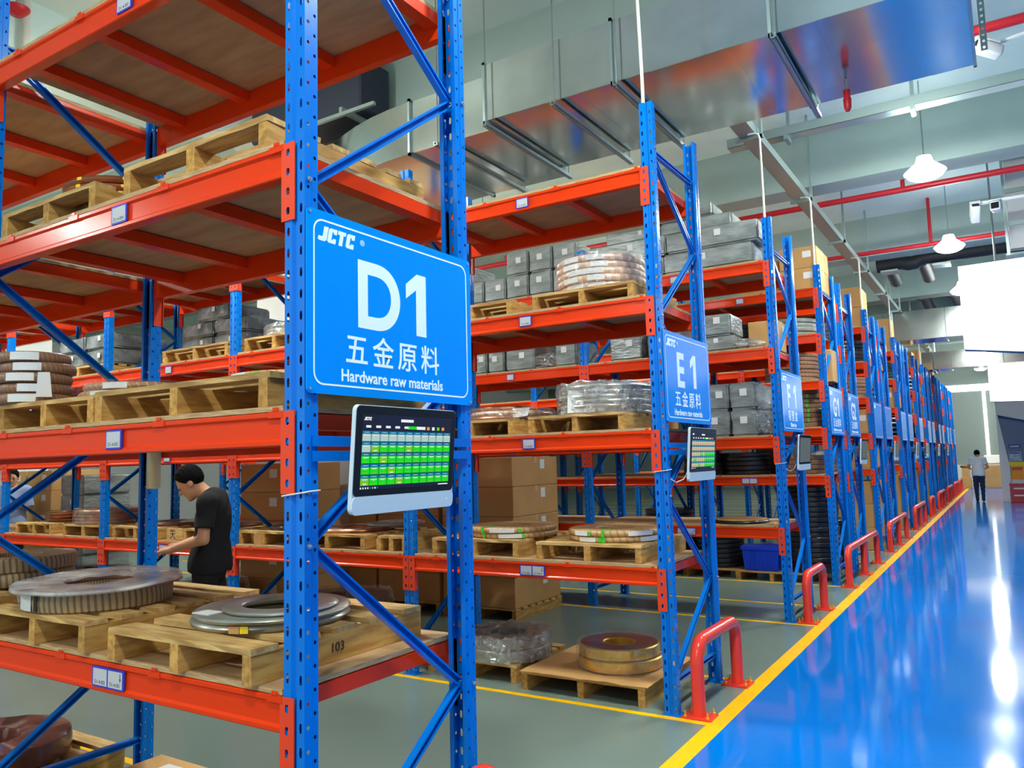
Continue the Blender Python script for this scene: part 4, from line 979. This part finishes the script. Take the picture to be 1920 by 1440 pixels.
def goods_f():
    # floor stacks of big cartons in the aisle behind rack E
    for k, (x0, x1) in enumerate(((-3.60, -2.63), (-4.58, -3.66), (-5.06, -4.62))):
        nm = ('nearest', 'middle', 'left')[k]
        if x1-x0 > .6:
            z = pallet(x0-.01, 5.44, 0, 'long floor pallet under the %s carton stack behind rack E1' % nm, x1-x0+.02, 1.02, .1, 7, group='pallets under cartons')
        else: z = pallet(x0, 5.44, 0, 'long floor pallet under the %s carton stack behind rack E1' % nm, .44, 1.0, .1, 7, group='pallets under cartons')
        for i in range(5): carton(x0, x1, 5.45, 6.45, z+i*.326, .325, 'large brown carton, %s up in the %s floor stack behind rack E1' % (ORD[i], nm), 'large cartons stacked behind rack E1')
    for k, (x0, x1, y0) in enumerate(((-5.75, -4.95, 4.35), (-11.95, -11.2, 5.0), (-12.8, -12.0, 5.0), (-10.9, -10.25, 5.0))):
        nm = ('next to the column', 'far left right hand', 'far left left hand', 'film wrapped far left')[k]
        z = pallet(x0, y0, 0, 'floor pallet under the %s carton stack' % nm, x1-x0, .85, .1, 7, group='pallets under cartons')
        for i in range(5):
            if k == 3: pack(x0, x1, y0, y0+.8, z+i*.31, .308, 'grey wrapped carton, %s up, far left floor stack' % ORD[i], group='grey wrapped cartons far left')
            else: carton(x0, x1, y0+.01, y0+.84, z+i*.326, .325, 'brown carton, %s up, %s floor stack' % (ORD[i], nm), 'cartons stacked behind rack E1', lab=('y',))
    # fire extinguisher poster on the column
    t = thing('fire_poster', 'red and yellow fire extinguisher poster on the white column', 'poster', (-5.95, 5.497, 1.0))
    bm = BM(); box(bm, -.2, .2, -.004, 0, 0, .34); obj('poster_sheet', bm, 'poster_yellow', t)
    bm = BM(); box(bm, -.2, .2, -.006, -.004, .14, .25); obj('red_band', bm, 'red_box', t)
    for k, ch in enumerate('灭火器'): text('character', ch, .095, Vector((-.17+.115*k, -.0065, .155)), SY, 'paper', t)
    # rack F: top shelf, long grey packs
    yb = 6.60
    for row, (xs, z0, h) in enumerate((((-.21, -1.24, -2.2), B4, .235), ((-.14, -1.2, -2.2), B4+.237, .238), ((-.45, -1.3, -2.0), B4+.477, .16), ((-.66, -1.4), B4+.639, .15))):
        for a, b in zip(xs, xs[1:]):
            pack(b+.006, a, yb+(.0 if row < 2 else .1), yb+(.42 if row < 2 else .5), z0, h, 'long grey wrapped pack, row %d up, %s end of the top F1 shelf' % (row+1, 'aisle' if a > -1 else 'inner'), group='long grey packs on top of rack F1')
    for k in range(6):
        x = -2.36-.345*k
        pack(x-.33, x, 6.60, 7.45, B4, .30, 'grey wrapped bundle end, %s from right in the lower row, second F1 bay' % ORD[k], group='grey bundles in the second bay on top of rack F1')
    for k, i in enumerate((0, 1, 2, 5)):
        x = -2.36-.345*i
        pack(x-.33, x, 6.61, 7.45, B4+.302, .31, 'grey wrapped bundle end, %s from right in the upper row, second F1 bay' % ORD[k], group='grey bundles in the second bay on top of rack F1')
    # third shelf
    pack(-.86, -.46, 6.62, 7.2, B3, .17, 'lower grey wrapped box on the third shelf of rack F1')
    pack(-.84, -.50, 6.62, 7.1, B3+.172, .24, 'tilted grey box with a big label, third shelf of rack F1')
    bag(-.47, 6.85, B3, .26, .2, .14, 'rolled clear plastic bundle on the third shelf of rack F1', 'film_heavy', .15)
    carton(-.42, -.1, 7.0, 7.4, B3, .34, 'single brown carton at the back of the third F1 shelf', lab=('x',))
    for k, (a, b, h) in enumerate(((-3.95, -3.72, .33), (-3.70, -3.45, .31), (-3.42, -3.0, .33), (-2.7, -2.4, .32), (-1.95, -1.55, .32), (-1.48, -1.1, .33))):
        pack(a, b, 6.61, 7.2, B3, h, 'grey film wrapped box, %s from the left on the third F1 shelf' % ORD[k], amp=.01)
    bag(-2.9, 6.78, B3, .24, .16, .2, 'crumpled clear plastic bag on the third shelf of rack F1', 'film_heavy', .3)
    # second shelf
    for r in range(2):
        for c in range(2):
            pack(-.86+.3*c, -.57+.3*c, 6.62, 7.35, B2+r*.29, .288, 'brown grey film wrapped pack, %s %s, second shelf of rack F1' % ('lower' if r == 0 else 'upper', 'left' if c == 0 else 'right'), 'grey_wrap', amp=.012)
    bag(-.30, 6.86, B2, .2, .22, .36, 'crumpled clear plastic at the aisle end, second shelf of rack F1', 'film_heavy', .35, fr=4)
    carton(-3.86, -3.4, 6.7, 7.1, B2, .26, 'small brown carton in the second bay, second F1 shelf', lab=())
    stack(2, -2.85, 6.95, B2, .3, .18, .06, 'black_coil', 'glossy black', 'the second shelf of rack F1', 'black coils on rack F1')
    carton(-2.05, -1.4, 6.7, 7.3, B2, .4, 'wide brown carton at the left of the second F1 shelf', lab=('y',))
    # lowest shelf
    coil(-.60, 6.93, B1, .305, .1, .03, 'black_coil', 'black disc coil, lower of two on the lowest F1 shelf')
    coil(-.59, 6.92, B1+.031, .28, .001, .012, 'carton', 'tan cardboard disc topping the black coil on rack F1', bulge=.001, name='cardboard_disc', cat='cardboard')
    # rack G (first rack of the pair) and its floor
    z = pallet(-1.36, 9.2, 0, 'floor pallet carrying the blue crate under rack G1', .95, .85, .1)
    t = thing('plastic_crate', 'dark blue plastic crate on the floor pallet under rack G1', 'crate', (-1.03, 9.4, z+.001))
    bm = BM(); P = [(-.25, -.17), (.25, -.17), (.25, .17), (-.25, .17)]
    V = [[bm.verts.new((x*s, y*s, h)) for x, y in P] for s, h in ((.9, 0), (1, .32), (.95, .32), (.86, .02))]
    for a, b in zip(V, V[1:]):
        for k in range(4): bm.faces.new((a[k], a[(k+1) % 4], b[(k+1) % 4], b[k]))
    bm.faces.new(V[0][::-1]); bm.faces.new(V[-1]); obj('crate_body', bm, 'crate_blue', t)
    bm = BM(); box(bm, -.262, .262, -.182, .182, .285, .335); b2 = BM()
    o = obj('crate_lid', bm, 'crate_blue', t)
    for x in (-.16, -.05, .06, .17):
        bm = BM(); prism(bm, [(x-.01, .02), (x+.01, .02), (x+.01, .285), (x-.01, .285)], 'y', -.178, -.15); obj('rib', bm, 'crate_blue', t)
    for k, (x, y, n) in enumerate(((-.42, 9.62, 17), (-1.0, 9.85, 12), (-1.75, 9.7, 9), (-2.5, 9.7, 12))):
        if k: zz = pallet(x-.4, y-.42, 0, 'floor pallet under black coils in rack G1, %s from the aisle' % ORD[k], .8, .84, .1) if k > 1 else .001
        else: zz = z
        if k == 1: zz = z
        stack(n if k != 1 else 4, x, y if k != 1 else 9.85, zz, .36 if k != 1 else .2, .12, .066, 'black_coil', 'black', 'the floor of rack G1, %s from the aisle' % ORD[k], 'black coil stacks under rack G1', jit=.006)
    L = [1.433, 2.063, 2.693, 3.323, 3.953]
    for k, x in enumerate((-.5, -1.25, -1.85)): stack(5 if k else 4, x, 9.6, L[0], .32, .12, .062, 'black_coil' if k else 'brown_wrap', 'black' if k else 'brown', 'the lowest G1 shelf, %s from aisle' % ORD[k], 'coils on the lowest shelf of rack G1')
    carton(-1.2, -.75, 9.95, 10.1, L[0], .45, 'dark carton at the back of the lowest G1 shelf', m='carton_dark', lab=())
    for k, x in enumerate((-.5, -1.3)): stack(8, x, 9.58, L[1], .34, .12, .064, 'brown_wrap', 'dark kraft', 'the second G1 shelf, %s from aisle' % ORD[k], 'dark kraft coils with green marks', patch=[(-60, .03, 'green_tape')] if k == 0 else None)
    stack(7, -.55, 9.6, L[2], .36, .12, .055, 'brown_wrap', 'brown', 'the third G1 shelf', 'brown coils on the third G1 shelf')
    carton(-.2, -.02, 9.7, 10.1, L[2], .45, 'tall narrow carton end on the third G1 shelf', lab=())
    for k, x in enumerate((-.55, -1.4)):
        stack(4, x, 9.6, L[3], .38, .13, .06, 'black_coil' if k else 'steel_strip', 'black' if k else 'shiny silver', 'the fourth G1 shelf, %s from aisle' % ORD[k], 'coils on the fourth shelf of rack G1')
    for i in range(2):
        carton(-.56, -.06, 9.3, 10.1, L[4]+i*.295, .294, '%s brown carton at the aisle end on top of rack G1' % ('lower', 'upper')[i], 'cartons on top of rack G1', lab=('y',))
        carton(-1.2, -.62, 9.5, 10.1, L[4]+i*.255, .25, '%s brown carton, inner pair on top of rack G1' % ('lower', 'upper')[i], 'cartons on top of rack G1', lab=())
    # rack G2 (back of the pair)
    stack(5, -.5, 11.05, L[0], .34, .12, .06, 'white_edge', 'white edged', 'the lowest G2 shelf', 'white edged coils on rack G2')
    stack(6, -.5, 11.05, L[2], .36, .12, .06, 'kraft_wrap', 'kraft', 'the third G2 shelf', 'kraft coils on rack G2')
    stack(6, -.5, 11.05, L[3], .36, .12, .06, 'steel_strip', 'grey silver', 'the fourth G2 shelf', 'grey silver coils on rack G2')
    stack(10, -.5, 11.05, .002, .38, .12, .07, 'black_coil', 'black', 'the floor under rack G2', 'black coils under rack G2')
goods_f()
def goods_far():
    L = [1.433, 2.063, 2.693, 3.323, 3.953]
    rows = [(13.2, 'first'), (14.65, 'second'), (17.3, 'third'), (18.75, 'fourth'), (21.4, 'fifth'), (24.0, 'sixth'), (25.45, 'seventh'), (28.1, 'eighth'), (29.55, 'ninth'), (32.2, 'tenth'), (36.2, 'eleventh')]
    plan = {0: 'cCkbw', 1: '  wC ', 2: 'kwcbC', 3: ' bw  ', 4: 'cbkwC', 5: 'wcCkc', 6: ' k c ', 7: 'ckbwc', 8: '  k  ', 9: 'cwkcb', 10: 'kcbcw'}
    for r, (y, nm) in enumerate(rows):
        for lv, ch in enumerate(plan[r]):
            place = 'shelf %d, %s rack beyond G2' % (lv+1, nm); z = L[lv]
            if lv == 4 and r in (0, 2, 5): ch = 'C2'
            if ch == 'c': carton(-.66, -.06, y+.08, y+.85, z, .44, 'brown carton on %s' % place, 'cartons on the far racks', lab=('y',))
            elif ch == 'C':
                carton(-.62, -.06, y+.06, y+.8, z, .4, 'brown carton at the aisle end, %s' % place, 'cartons on the far racks', lab=('y',))
                carton(-1.3, -.7, y+.1, y+.8, z, .3, 'inner brown carton, %s' % place, 'cartons on the far racks', lab=())
            elif ch == 'C2':
                for i in range(2): carton(-.66, -.1, y+.15, y+.9, z+i*.37, .365, '%s large carton topping the %s rack beyond G2' % (('lower', 'upper')[i], nm), 'cartons on the far racks', lab=())
            elif ch == 'k': stack(6, -.5, y+.45, z, .35, .12, .06, 'brown_wrap', 'brown', place, 'brown coils on the far racks')
            elif ch == 'b': stack(6, -.5, y+.45, z, .36, .12, .066, 'black_coil', 'black', place, 'black coils on the far racks')
            elif ch == 'w':
                for i in range(4):
                    coil(-.5, y+.45, z+i*.1+.001, .36, .12, .058, 'black_coil', 'black coil, %s of the banded stack, %s' % (ORD[i], place), 'banded coils on the far racks')
                    coil(-.5, y+.45, z+i*.1+.06, .375, .12, .038, 'white_edge', 'white reel flange, %s of the banded stack, %s' % (ORD[i], place), 'banded coils on the far racks', name='reel_flange', cat='reel')
        if r % 2 == 0 and r < 9:
            for i in range(3): carton(-.7, -.06, y+.08, y+.88, .002+i*.4, .398, 'tall carton on the floor, %s up, %s rack beyond G2' % (ORD[i], nm), 'floor cartons in the far racks', lab=())
goods_far()
def aisle_end():
    for k, (x0, x1, y0, y1, z, h) in enumerate(((.95, 1.6, 39.0, 39.7, 0, 1.0), (.05, .42, 38.6, 39.2, 0, .5), (.08, .38, 38.7, 39.1, .501, .4), (.46, .7, 38.8, 39.2, 0, .35))):
        carton(x0, x1, y0, y1, z, h, ('big brown carton beside the walking man at the aisle end', 'lower tan box left of the walking man, aisle end', 'upper tan box left of the walking man, aisle end', 'small tan box just left of the walking man')[k], 'boxes at the aisle end', lab=())
    bag(.22, 38.9, .902, .2, .2, .16, 'dark lumpy bundle on the tan boxes at the aisle end', 'cloth_brown', .2, name='bundle', cat='bundle')
    t = thing('white_cabinet', 'bright white cabinet top behind the big carton, aisle end', 'cabinet', (1.3, 40.0, 0))
    bm = BM(); bbox(bm, -.33, .33, -.25, .25, .0, 1.05, .02, 2); obj('cabinet_body', bm, 'wall_white', t)
    bm = BM(); bbox(bm, -.36, .36, -.28, .28, 1.06, 1.45, .04, 2); obj('cabinet_top', bm, 'panel_white', t)
    t = thing('extinguisher_box', 'dark red fire extinguisher box at the foot of the white cladding', 'fire box', (2.12, 28.25, 0))
    bm = BM(); bbox(bm, -.24, .24, -.2, .2, 0, .55, .012, 2); obj('box_body', bm, 'red_box', t)
    bm = BM(); bbox(bm, -.255, .255, -.215, .215, .551, .6, .01, 2); obj('box_lid', bm, 'red_box', t)
    for z in (.42, .2):
        bm = BM(); box(bm, -.14, .14, -.203, -.2, z, z+.045); obj('printed_line', bm, 'paper', t)
    t = thing('wall_poster', 'orange and yellow safety poster above the red fire box', 'poster', (2.12, 28.535, .72))
    bm = BM(); box(bm, -.17, .17, 0, .012, 0, .42); obj('poster_sheet', bm, 'poster_orange', t)
    bm = BM(); box(bm, -.21, .21, -.01, .012, .425, .56); obj('poster_header', bm, 'poster_yellow', t)
    bm = BM(); box(bm, -.14, .14, -.003, 0, .3, .38); obj('red_band', bm, 'red_box', t)
    for z, h, m, lb in ((1.72, .13, 'poster_blue', 'narrow blue plate on the slanting recess wall'), (1.30, .30, 'photo_blue', 'framed blue photo notice under the blue plate')):
        t = thing('wall_notice', lb, 'notice', (2.1, 28.735, z))
        bm = BM(); box(bm, -.17, .17, 0, .014, 0, h); obj('notice_panel', bm, m, t)
        if h > .2:
            bm = BM(); box(bm, -.15, .15, -.002, 0, h-.06, h-.02); obj('notice_heading', bm, 'poster_blue', t)
        else:
            bm = BM(); box(bm, -.12, .12, -.002, 0, .04, .08); obj('notice_lettering', bm, 'paper', t)
aisle_end()

# ------------------------------------------------------------------ people
def sdf_mesh(fn, lo, hi, h, name, m):
    ax = [np.arange(l, u+h, h) for l, u in zip(lo, hi)]
    X, Y, Z = np.meshgrid(*ax, indexing='ij'); V = fn(X, Y, Z).astype(np.float32)
    n = V.shape; ins = V < 0
    c = [V[i:n[0]-1+i, j:n[1]-1+j, k:n[2]-1+k] for i in (0, 1) for j in (0, 1) for k in (0, 1)]
    s = np.sum([q < 0 for q in c], 0); act = (s > 0) & (s < 8); idx = -np.ones(act.shape, int); idx[act] = np.arange(act.sum())
    ii = np.argwhere(act); cv = np.stack([q[act] for q in c], 1); off = np.array([(i, j, k) for i in (0, 1) for j in (0, 1) for k in (0, 1)], float)
    acc = np.zeros((len(ii), 3)); cnt = np.zeros(len(ii))
    for a in range(8):
        for b in range(a+1, 8):
            if np.abs(off[a]-off[b]).sum() == 1:
                cr = (cv[:, a] < 0) != (cv[:, b] < 0); t = cv[:, a]/np.where(cr, cv[:, a]-cv[:, b], 1)
                p = off[a]+t[:, None]*(off[b]-off[a]); acc[cr] += p[cr]; cnt += cr
    P = np.array(lo)+(ii+acc/cnt[:, None])*h
    F = []
    for axn in range(3):
        o1, o2 = [q for q in range(3) if q != axn]
        sl0 = [slice(None)]*3; sl1 = [slice(None)]*3; sl0[axn] = slice(0, -1); sl1[axn] = slice(1, None)
        e = np.argwhere(ins[tuple(sl0)] != ins[tuple(sl1)])
        for q in e:
            if q[o1] < 1 or q[o2] < 1 or q[o1] >= n[o1]-1 or q[o2] >= n[o2]-1: continue
            r = []
            for d1, d2 in ((-1, -1), (0, -1), (0, 0), (-1, 0)):
                w_ = list(q); w_[o1] += d1; w_[o2] += d2; r.append(idx[tuple(w_)])
            if min(r) >= 0: F.append(r)
    me = bpy.data.meshes.new(name); me.from_pydata(P.tolist(), [], F); bm = BM(); bm.from_mesh(me); bmesh.ops.recalc_face_normals(bm, faces=bm.faces)
    bmesh.ops.smooth_vert(bm, verts=bm.verts, factor=.5, use_axis_x=True, use_axis_y=True, use_axis_z=True); bm.to_mesh(me); bm.free()
    me.materials.append(G[m])
    for p in me.polygons: p.use_smooth = True
    return me
def cap(p, a, b, ra, rb):
    a = np.array(a, float); b = np.array(b, float); d = b-a; q = [p[i]-a[i] for i in range(3)]
    t = np.clip((q[0]*d[0]+q[1]*d[1]+q[2]*d[2])/max(1e-9, d @ d), 0, 1)
    return np.sqrt(sum((q[i]-t*d[i])**2 for i in range(3)))-(ra+(rb-ra)*t)
def ell(p, c, r, ang=0):
    x, y, z = p[0]-c[0], p[1]-c[1], p[2]-c[2]; cs, sn = math.cos(ang), math.sin(ang)
    x, z = x*cs-z*sn, x*sn+z*cs
    k = np.sqrt((x/r[0])**2+(y/r[1])**2+(z/r[2])**2); return (k-1)*min(r)
def smin(a, b, k=.03):
    h = np.clip(.5+.5*(b-a)/k, 0, 1); return b+(a-b)*h-k*h*(1-h)
def person(label, loc, rz, P, mats, h=.008, scale=1.0):
    """P: joints in a frame that looks along +x, left is +y; the body is one surface, clothes are shells over it"""
    t = thing('person', label, 'person', loc, rz); t.scale = (scale,)*3
    lo, hi = (-.42, -.45, -.01), (.62, .45, 1.85)
    nod = P['nod']; hd = np.array(P['head']); cs, sn = math.cos(nod), math.sin(nod)
    H = lambda x, y, z: (hd[0]+x*cs+z*sn, hd[1]+y, hd[2]-x*sn+z*cs)
    def torso(p, g):
        d = ell(p, P['hip'], (.115+g, .165+g, .14+g)); d = smin(d, ell(p, P['belly'], (.105+g, .15+g, .17+g)), .05)
        d = smin(d, ell(p, P['chest'], (.118+g, .168+g, .19+g), P['lean']), .06)
        for s in ('l', 'r'): d = smin(d, cap(p, P['chest'][:2]+(P['chest'][2]+.14,), P['sh'+s], .07+g, .058+g), .05)
        return d
    def arm(p, s, g, part=None):
        up = cap(p, P['sh'+s], P['el'+s], .052+g, .042+g)
        return up if part else smin(up, cap(p, P['el'+s], P['wr'+s], .041+g, .027+g), .02)
    def leg(p, s, g): return smin(cap(p, P['hp'+s], P['kn'+s], .088+g, .057+g), cap(p, P['kn'+s], P['an'+s], .056+g, .037+g), .03)
    def hand(p, s):
        w_ = np.array(P['wr'+s]); d = np.array(P['hd'+s]); d = d/np.linalg.norm(d); up = np.array(P.get('pu'+s, (0, 0, 1)), float); sd = np.cross(d, up); sd /= np.linalg.norm(sd); up = np.cross(sd, d)
        dd = cap(p, w_+d*.02-sd*.018, w_+d*.075-sd*.024, .018, .016); dd = smin(dd, cap(p, w_+d*.02+sd*.018, w_+d*.075+sd*.024, .018, .016), .02)
        for k, (o, L_) in enumerate(((-.031, .062), (-.0105, .072), (.0105, .068), (.031, .054))):
            a = w_+d*.085+sd*o; b = a+d*L_*.55-up*.012; c = b+d*L_*.35-up*(.03+.006*k)
            dd = smin(dd, smin(cap(p, a, b, .0095, .0088), cap(p, b, c, .0088, .0075), .004), .006)
        tb = w_+d*.03-sd*.03*P.get('th'+s, 1); te = tb+d*.045-sd*.03*P.get('th'+s, 1)-up*.012
        dd = smin(dd, smin(cap(p, tb, te, .0115, .0105), cap(p, te, te+d*.03-up*.012, .0105, .0085), .004), .008)
        return dd
    def head(p):
        x, y, z = p[0]-hd[0], p[1]-hd[1], p[2]-hd[2]; q = (x*cs-z*sn, y, x*sn+z*cs)
        d = ell(q, (-.008, 0, .03), (.098, .076, .098)); d = smin(d, ell(q, (.028, 0, -.05), (.062, .056, .075)), .04)
        d = smin(d, cap(q, (.088, 0, .0), (.110, 0, -.03), .010, .014), .014); d = smin(d, cap(q, (.075, -.018, -.065), (.075, .018, -.065), .013, .013), .015)
        d = smin(d, ell(q, (.07, 0, -.105), (.022, .026, .018)), .02)
        d = smin(d, cap(q, (.078, -.04, .018), (.078, .04, .018), .013, .013), .02)
        for s in (1, -1): d = np.minimum(d, ell(q, (-.01, s*.078, -.012), (.024, .011, .034)))
        return d
    def body(X, Y, Z):
        p = (X, Y, Z); d = torso(p, -.012)
        d = smin(d, cap(p, P['neck'], H(-.03, 0, -.06), .058, .052), .04); d = smin(d, head(p), .015)
        for s in ('l', 'r'):
            d = smin(d, smin(arm(p, s, 0), hand(p, s), .015), .02); d = smin(d, leg(p, s, -.004), .03)
            a = np.array(P['an'+s]); d = smin(d, cap(p, a+(-.02, 0, -.03), a+(.12, 0, -.045), .034, .03), .02)
        return d
    put('body', sdf_mesh(body, lo, hi, h, 'body', mats['skin']), t)
    slv = P.get('sleeve', .62)
    def shirt(X, Y, Z):
        p = (X, Y, Z); fold = .0022*np.sin(Z*31+X*22+3*np.sin(Y*9))*np.sin(Y*17+Z*9+1); d = torso(p, .014)+fold
        for s in ('l', 'r'):
            e = np.array(P['sh'+s])+(np.array(P['el'+s])-np.array(P['sh'+s]))*slv
            c = cap(p, P['sh'+s], e, .066, .068); n_ = (np.array(P['el'+s])-np.array(P['sh'+s])); n_ = n_/np.linalg.norm(n_)
            d = smin(d, np.maximum(c, sum((p[i]-e[i])*n_[i] for i in range(3))), .03)
        skirt = ell(p, (P['hip'][0], P['hip'][1], P['hip'][2]-.02), (.16, .195, .26)); d = smin(d, skirt, .05)+fold
        d = np.maximum(d, P['hem']-Z+.01*np.sin(Y*20)); nk = np.array(P['neck'])
        d = np.maximum(d, -(ell(p, H(.0, 0, -.09), (.085, .08, .085)))); d = np.maximum(d, -cap(p, nk+(0, 0, .015), H(-.03, 0, -.05), .06, .07))
        return d
    put('shirt', sdf_mesh(shirt, lo, hi, h, 'shirt', mats['shirt']), t)
    def pants(X, Y, Z):
        p = (X, Y, Z); fold = .004*np.sin(Z*45+Y*30); d = ell(p, P['hip'], (.125, .172, .15))
        for s in ('l', 'r'): d = smin(d, leg(p, s, .014)+fold, .04)
        return np.maximum(d, Z-P['hip'][2]-.1)
    put('trousers', sdf_mesh(pants, lo, hi, h, 'trousers', mats['pants']), t)
    def hair(X, Y, Z):
        x, y, z = X-hd[0], Y-hd[1], Z-hd[2]; q = (x*cs-z*sn, y, x*sn+z*cs)
        d = ell(q, (-.012, 0, .036), (.112, .089, .109))+.003*np.sin(q[0]*160)*np.sin(q[1]*150)
        cut = np.maximum(q[0]*.75-.052-(q[2]-.05)*.9, -(q[2]+.055)+np.maximum(0, q[0]*1.6+.02))
        return np.maximum(d, cut)
    put('hair', sdf_mesh(hair, (hd[0]-.2, hd[1]-.16, hd[2]-.2), (hd[0]+.2, hd[1]+.16, hd[2]+.22), min(h, .006), 'hair', 'hair'), t)
    for s in (1, -1):
        bm = BM(); bmesh.ops.create_uvsphere(bm, u_segments=10, v_segments=8, radius=.0105, matrix=Matrix.Translation(H(.083, s*.032, .0))); obj('eye', bm, 'glass_black', t, True)
        bm = BM(); tube(bm, [H(.094, s*.016, .022), H(.092, s*.035, .027), H(.08, s*.05, .022)], .004, 6); obj('eyebrow', bm, 'hair', t)
    for s in ('l', 'r'):
        a = np.array(P['an'+s])
        def shoe(X, Y, Z):
            p = (X, Y, Z); d = cap(p, a+(-.03, 0, -.035), a+(.145, 0, -.05), .047, .042); d = smin(d, cap(p, a+(-.01, 0, -.04), a+(-.01, 0, .02), .046, .045), .02)
            return np.maximum(d, -(Z-.002))
        put('shoe', sdf_mesh(shoe, (a[0]-.15, a[1]-.1, -.02), (a[0]+.26, a[1]+.1, .2), h, 'shoe', 'shoe_black'), t)
    return t
STAND = dict(hip=(0, 0, .93), belly=(.0, 0, 1.08), chest=(.005, 0, 1.26), lean=.05, neck=(.01, 0, 1.44), head=(.05, 0, 1.585), nod=.1, hem=.84,
             shl=(0, .185, 1.40), shr=(0, -.185, 1.40), ell=(-.02, .225, 1.11), elr=(-.02, -.225, 1.11), wrl=(.02, .235, .87), wrr=(.02, -.235, .87), hdl=(.1, 0, -1), hdr=(.1, 0, -1), pul=(1, 0, 0), pur=(1, 0, 0),
             hpl=(0, .085, .9), hpr=(0, -.085, .9), knl=(.02, .095, .5), knr=(.02, -.095, .5), anl=(-.01, .1, .085), anr=(-.01, -.1, .085))
def people():
    # man in black, head bowed, reading the labels of rack E
    q = dict(STAND); q.update(chest=(-.02, 0, 1.27), belly=(-.02, 0, 1.08), lean=-.12, neck=(.035, 0, 1.45), head=(.155, 0, 1.545), nod=.62, hem=.86,
                              shl=(-.01, .19, 1.40), shr=(0, -.19, 1.40), ell=(.0, .245, 1.125), elr=(.03, -.235, 1.13), wrl=(.235, .19, 1.055), wrr=(.25, -.13, 1.06), hdl=(1, -.18, -.12), hdr=(1, .25, -.1), pul=(.15, .2, 1), pur=(.1, -.2, 1), thl=-1, thr=1,
                              knl=(.09, .1, .5), knr=(-.02, -.1, .5), anl=(.06, .1, .085), anr=(-.12, -.1, .085), sleeve=.72)
    person('man in black T-shirt and trousers, head bowed, hands held out', (-3.52, 2.28, 0), math.radians(221), q, dict(skin='skin', shirt='shirt_black', pants='trouser_black'), .007, 1.035)
    t = thing('paper_slip', 'small white paper slip held by the man in black', 'paper', (-3.86, 1.98, 1.10))
    bm = BM(); box(bm, -.05, .05, -.03, .03, 0, .002); obj('slip_sheet', bm, 'paper', t); t.rotation_euler = (.3, .3, .2)
    # man walking away in white
    q = dict(STAND); q.update(head=(.06, 0, 1.56), nod=.35, ell=(.02, .27, 1.12), elr=(.02, -.27, 1.12), wrl=(.2, .19, 1.06), wrr=(.2, -.19, 1.06), hdl=(1, -.5, .1), hdr=(1, .5, .1), pul=(0, 0, 1), pur=(0, 0, 1), thl=-1,
                              knl=(.05, .09, .5), knr=(.0, -.09, .5), anl=(.03, .085, .085), anr=(-.14, -.085, .1))
    person('man in white shirt and dark jeans walking away down the aisle', (1.03, 28.6, 0), math.radians(93), q, dict(skin='skin', shirt='shirt_white', pants='jeans'), .012, 1.0)
    # man in pale blue at the far left
    q = dict(STAND); q.update(nod=.2, elr=(.05, -.24, 1.13), wrr=(.22, -.05, 1.12), ell=(.05, .24, 1.13), wrl=(.22, .05, 1.16), hdl=(.3, -1, .1), hdr=(.3, 1, .1), pul=(0, 0, 1), pur=(0, 0, 1), sleeve=.98)
    person('man in pale blue shirt at the far left behind rack E1', (-11.6, 4.62, 0), math.radians(-35), q, dict(skin='skin', shirt='shirt_blue', pants='trouser_black'), .01, 1.04)
people()
bad = {k: v for k, v in LABELS.items() if len(v) > 1}
if bad: print('DUPLICATE LABELS', bad)
for k in LABELS:
    if not 4 <= len(k.split()) <= 16: print('LABEL LENGTH', len(k.split()), k)
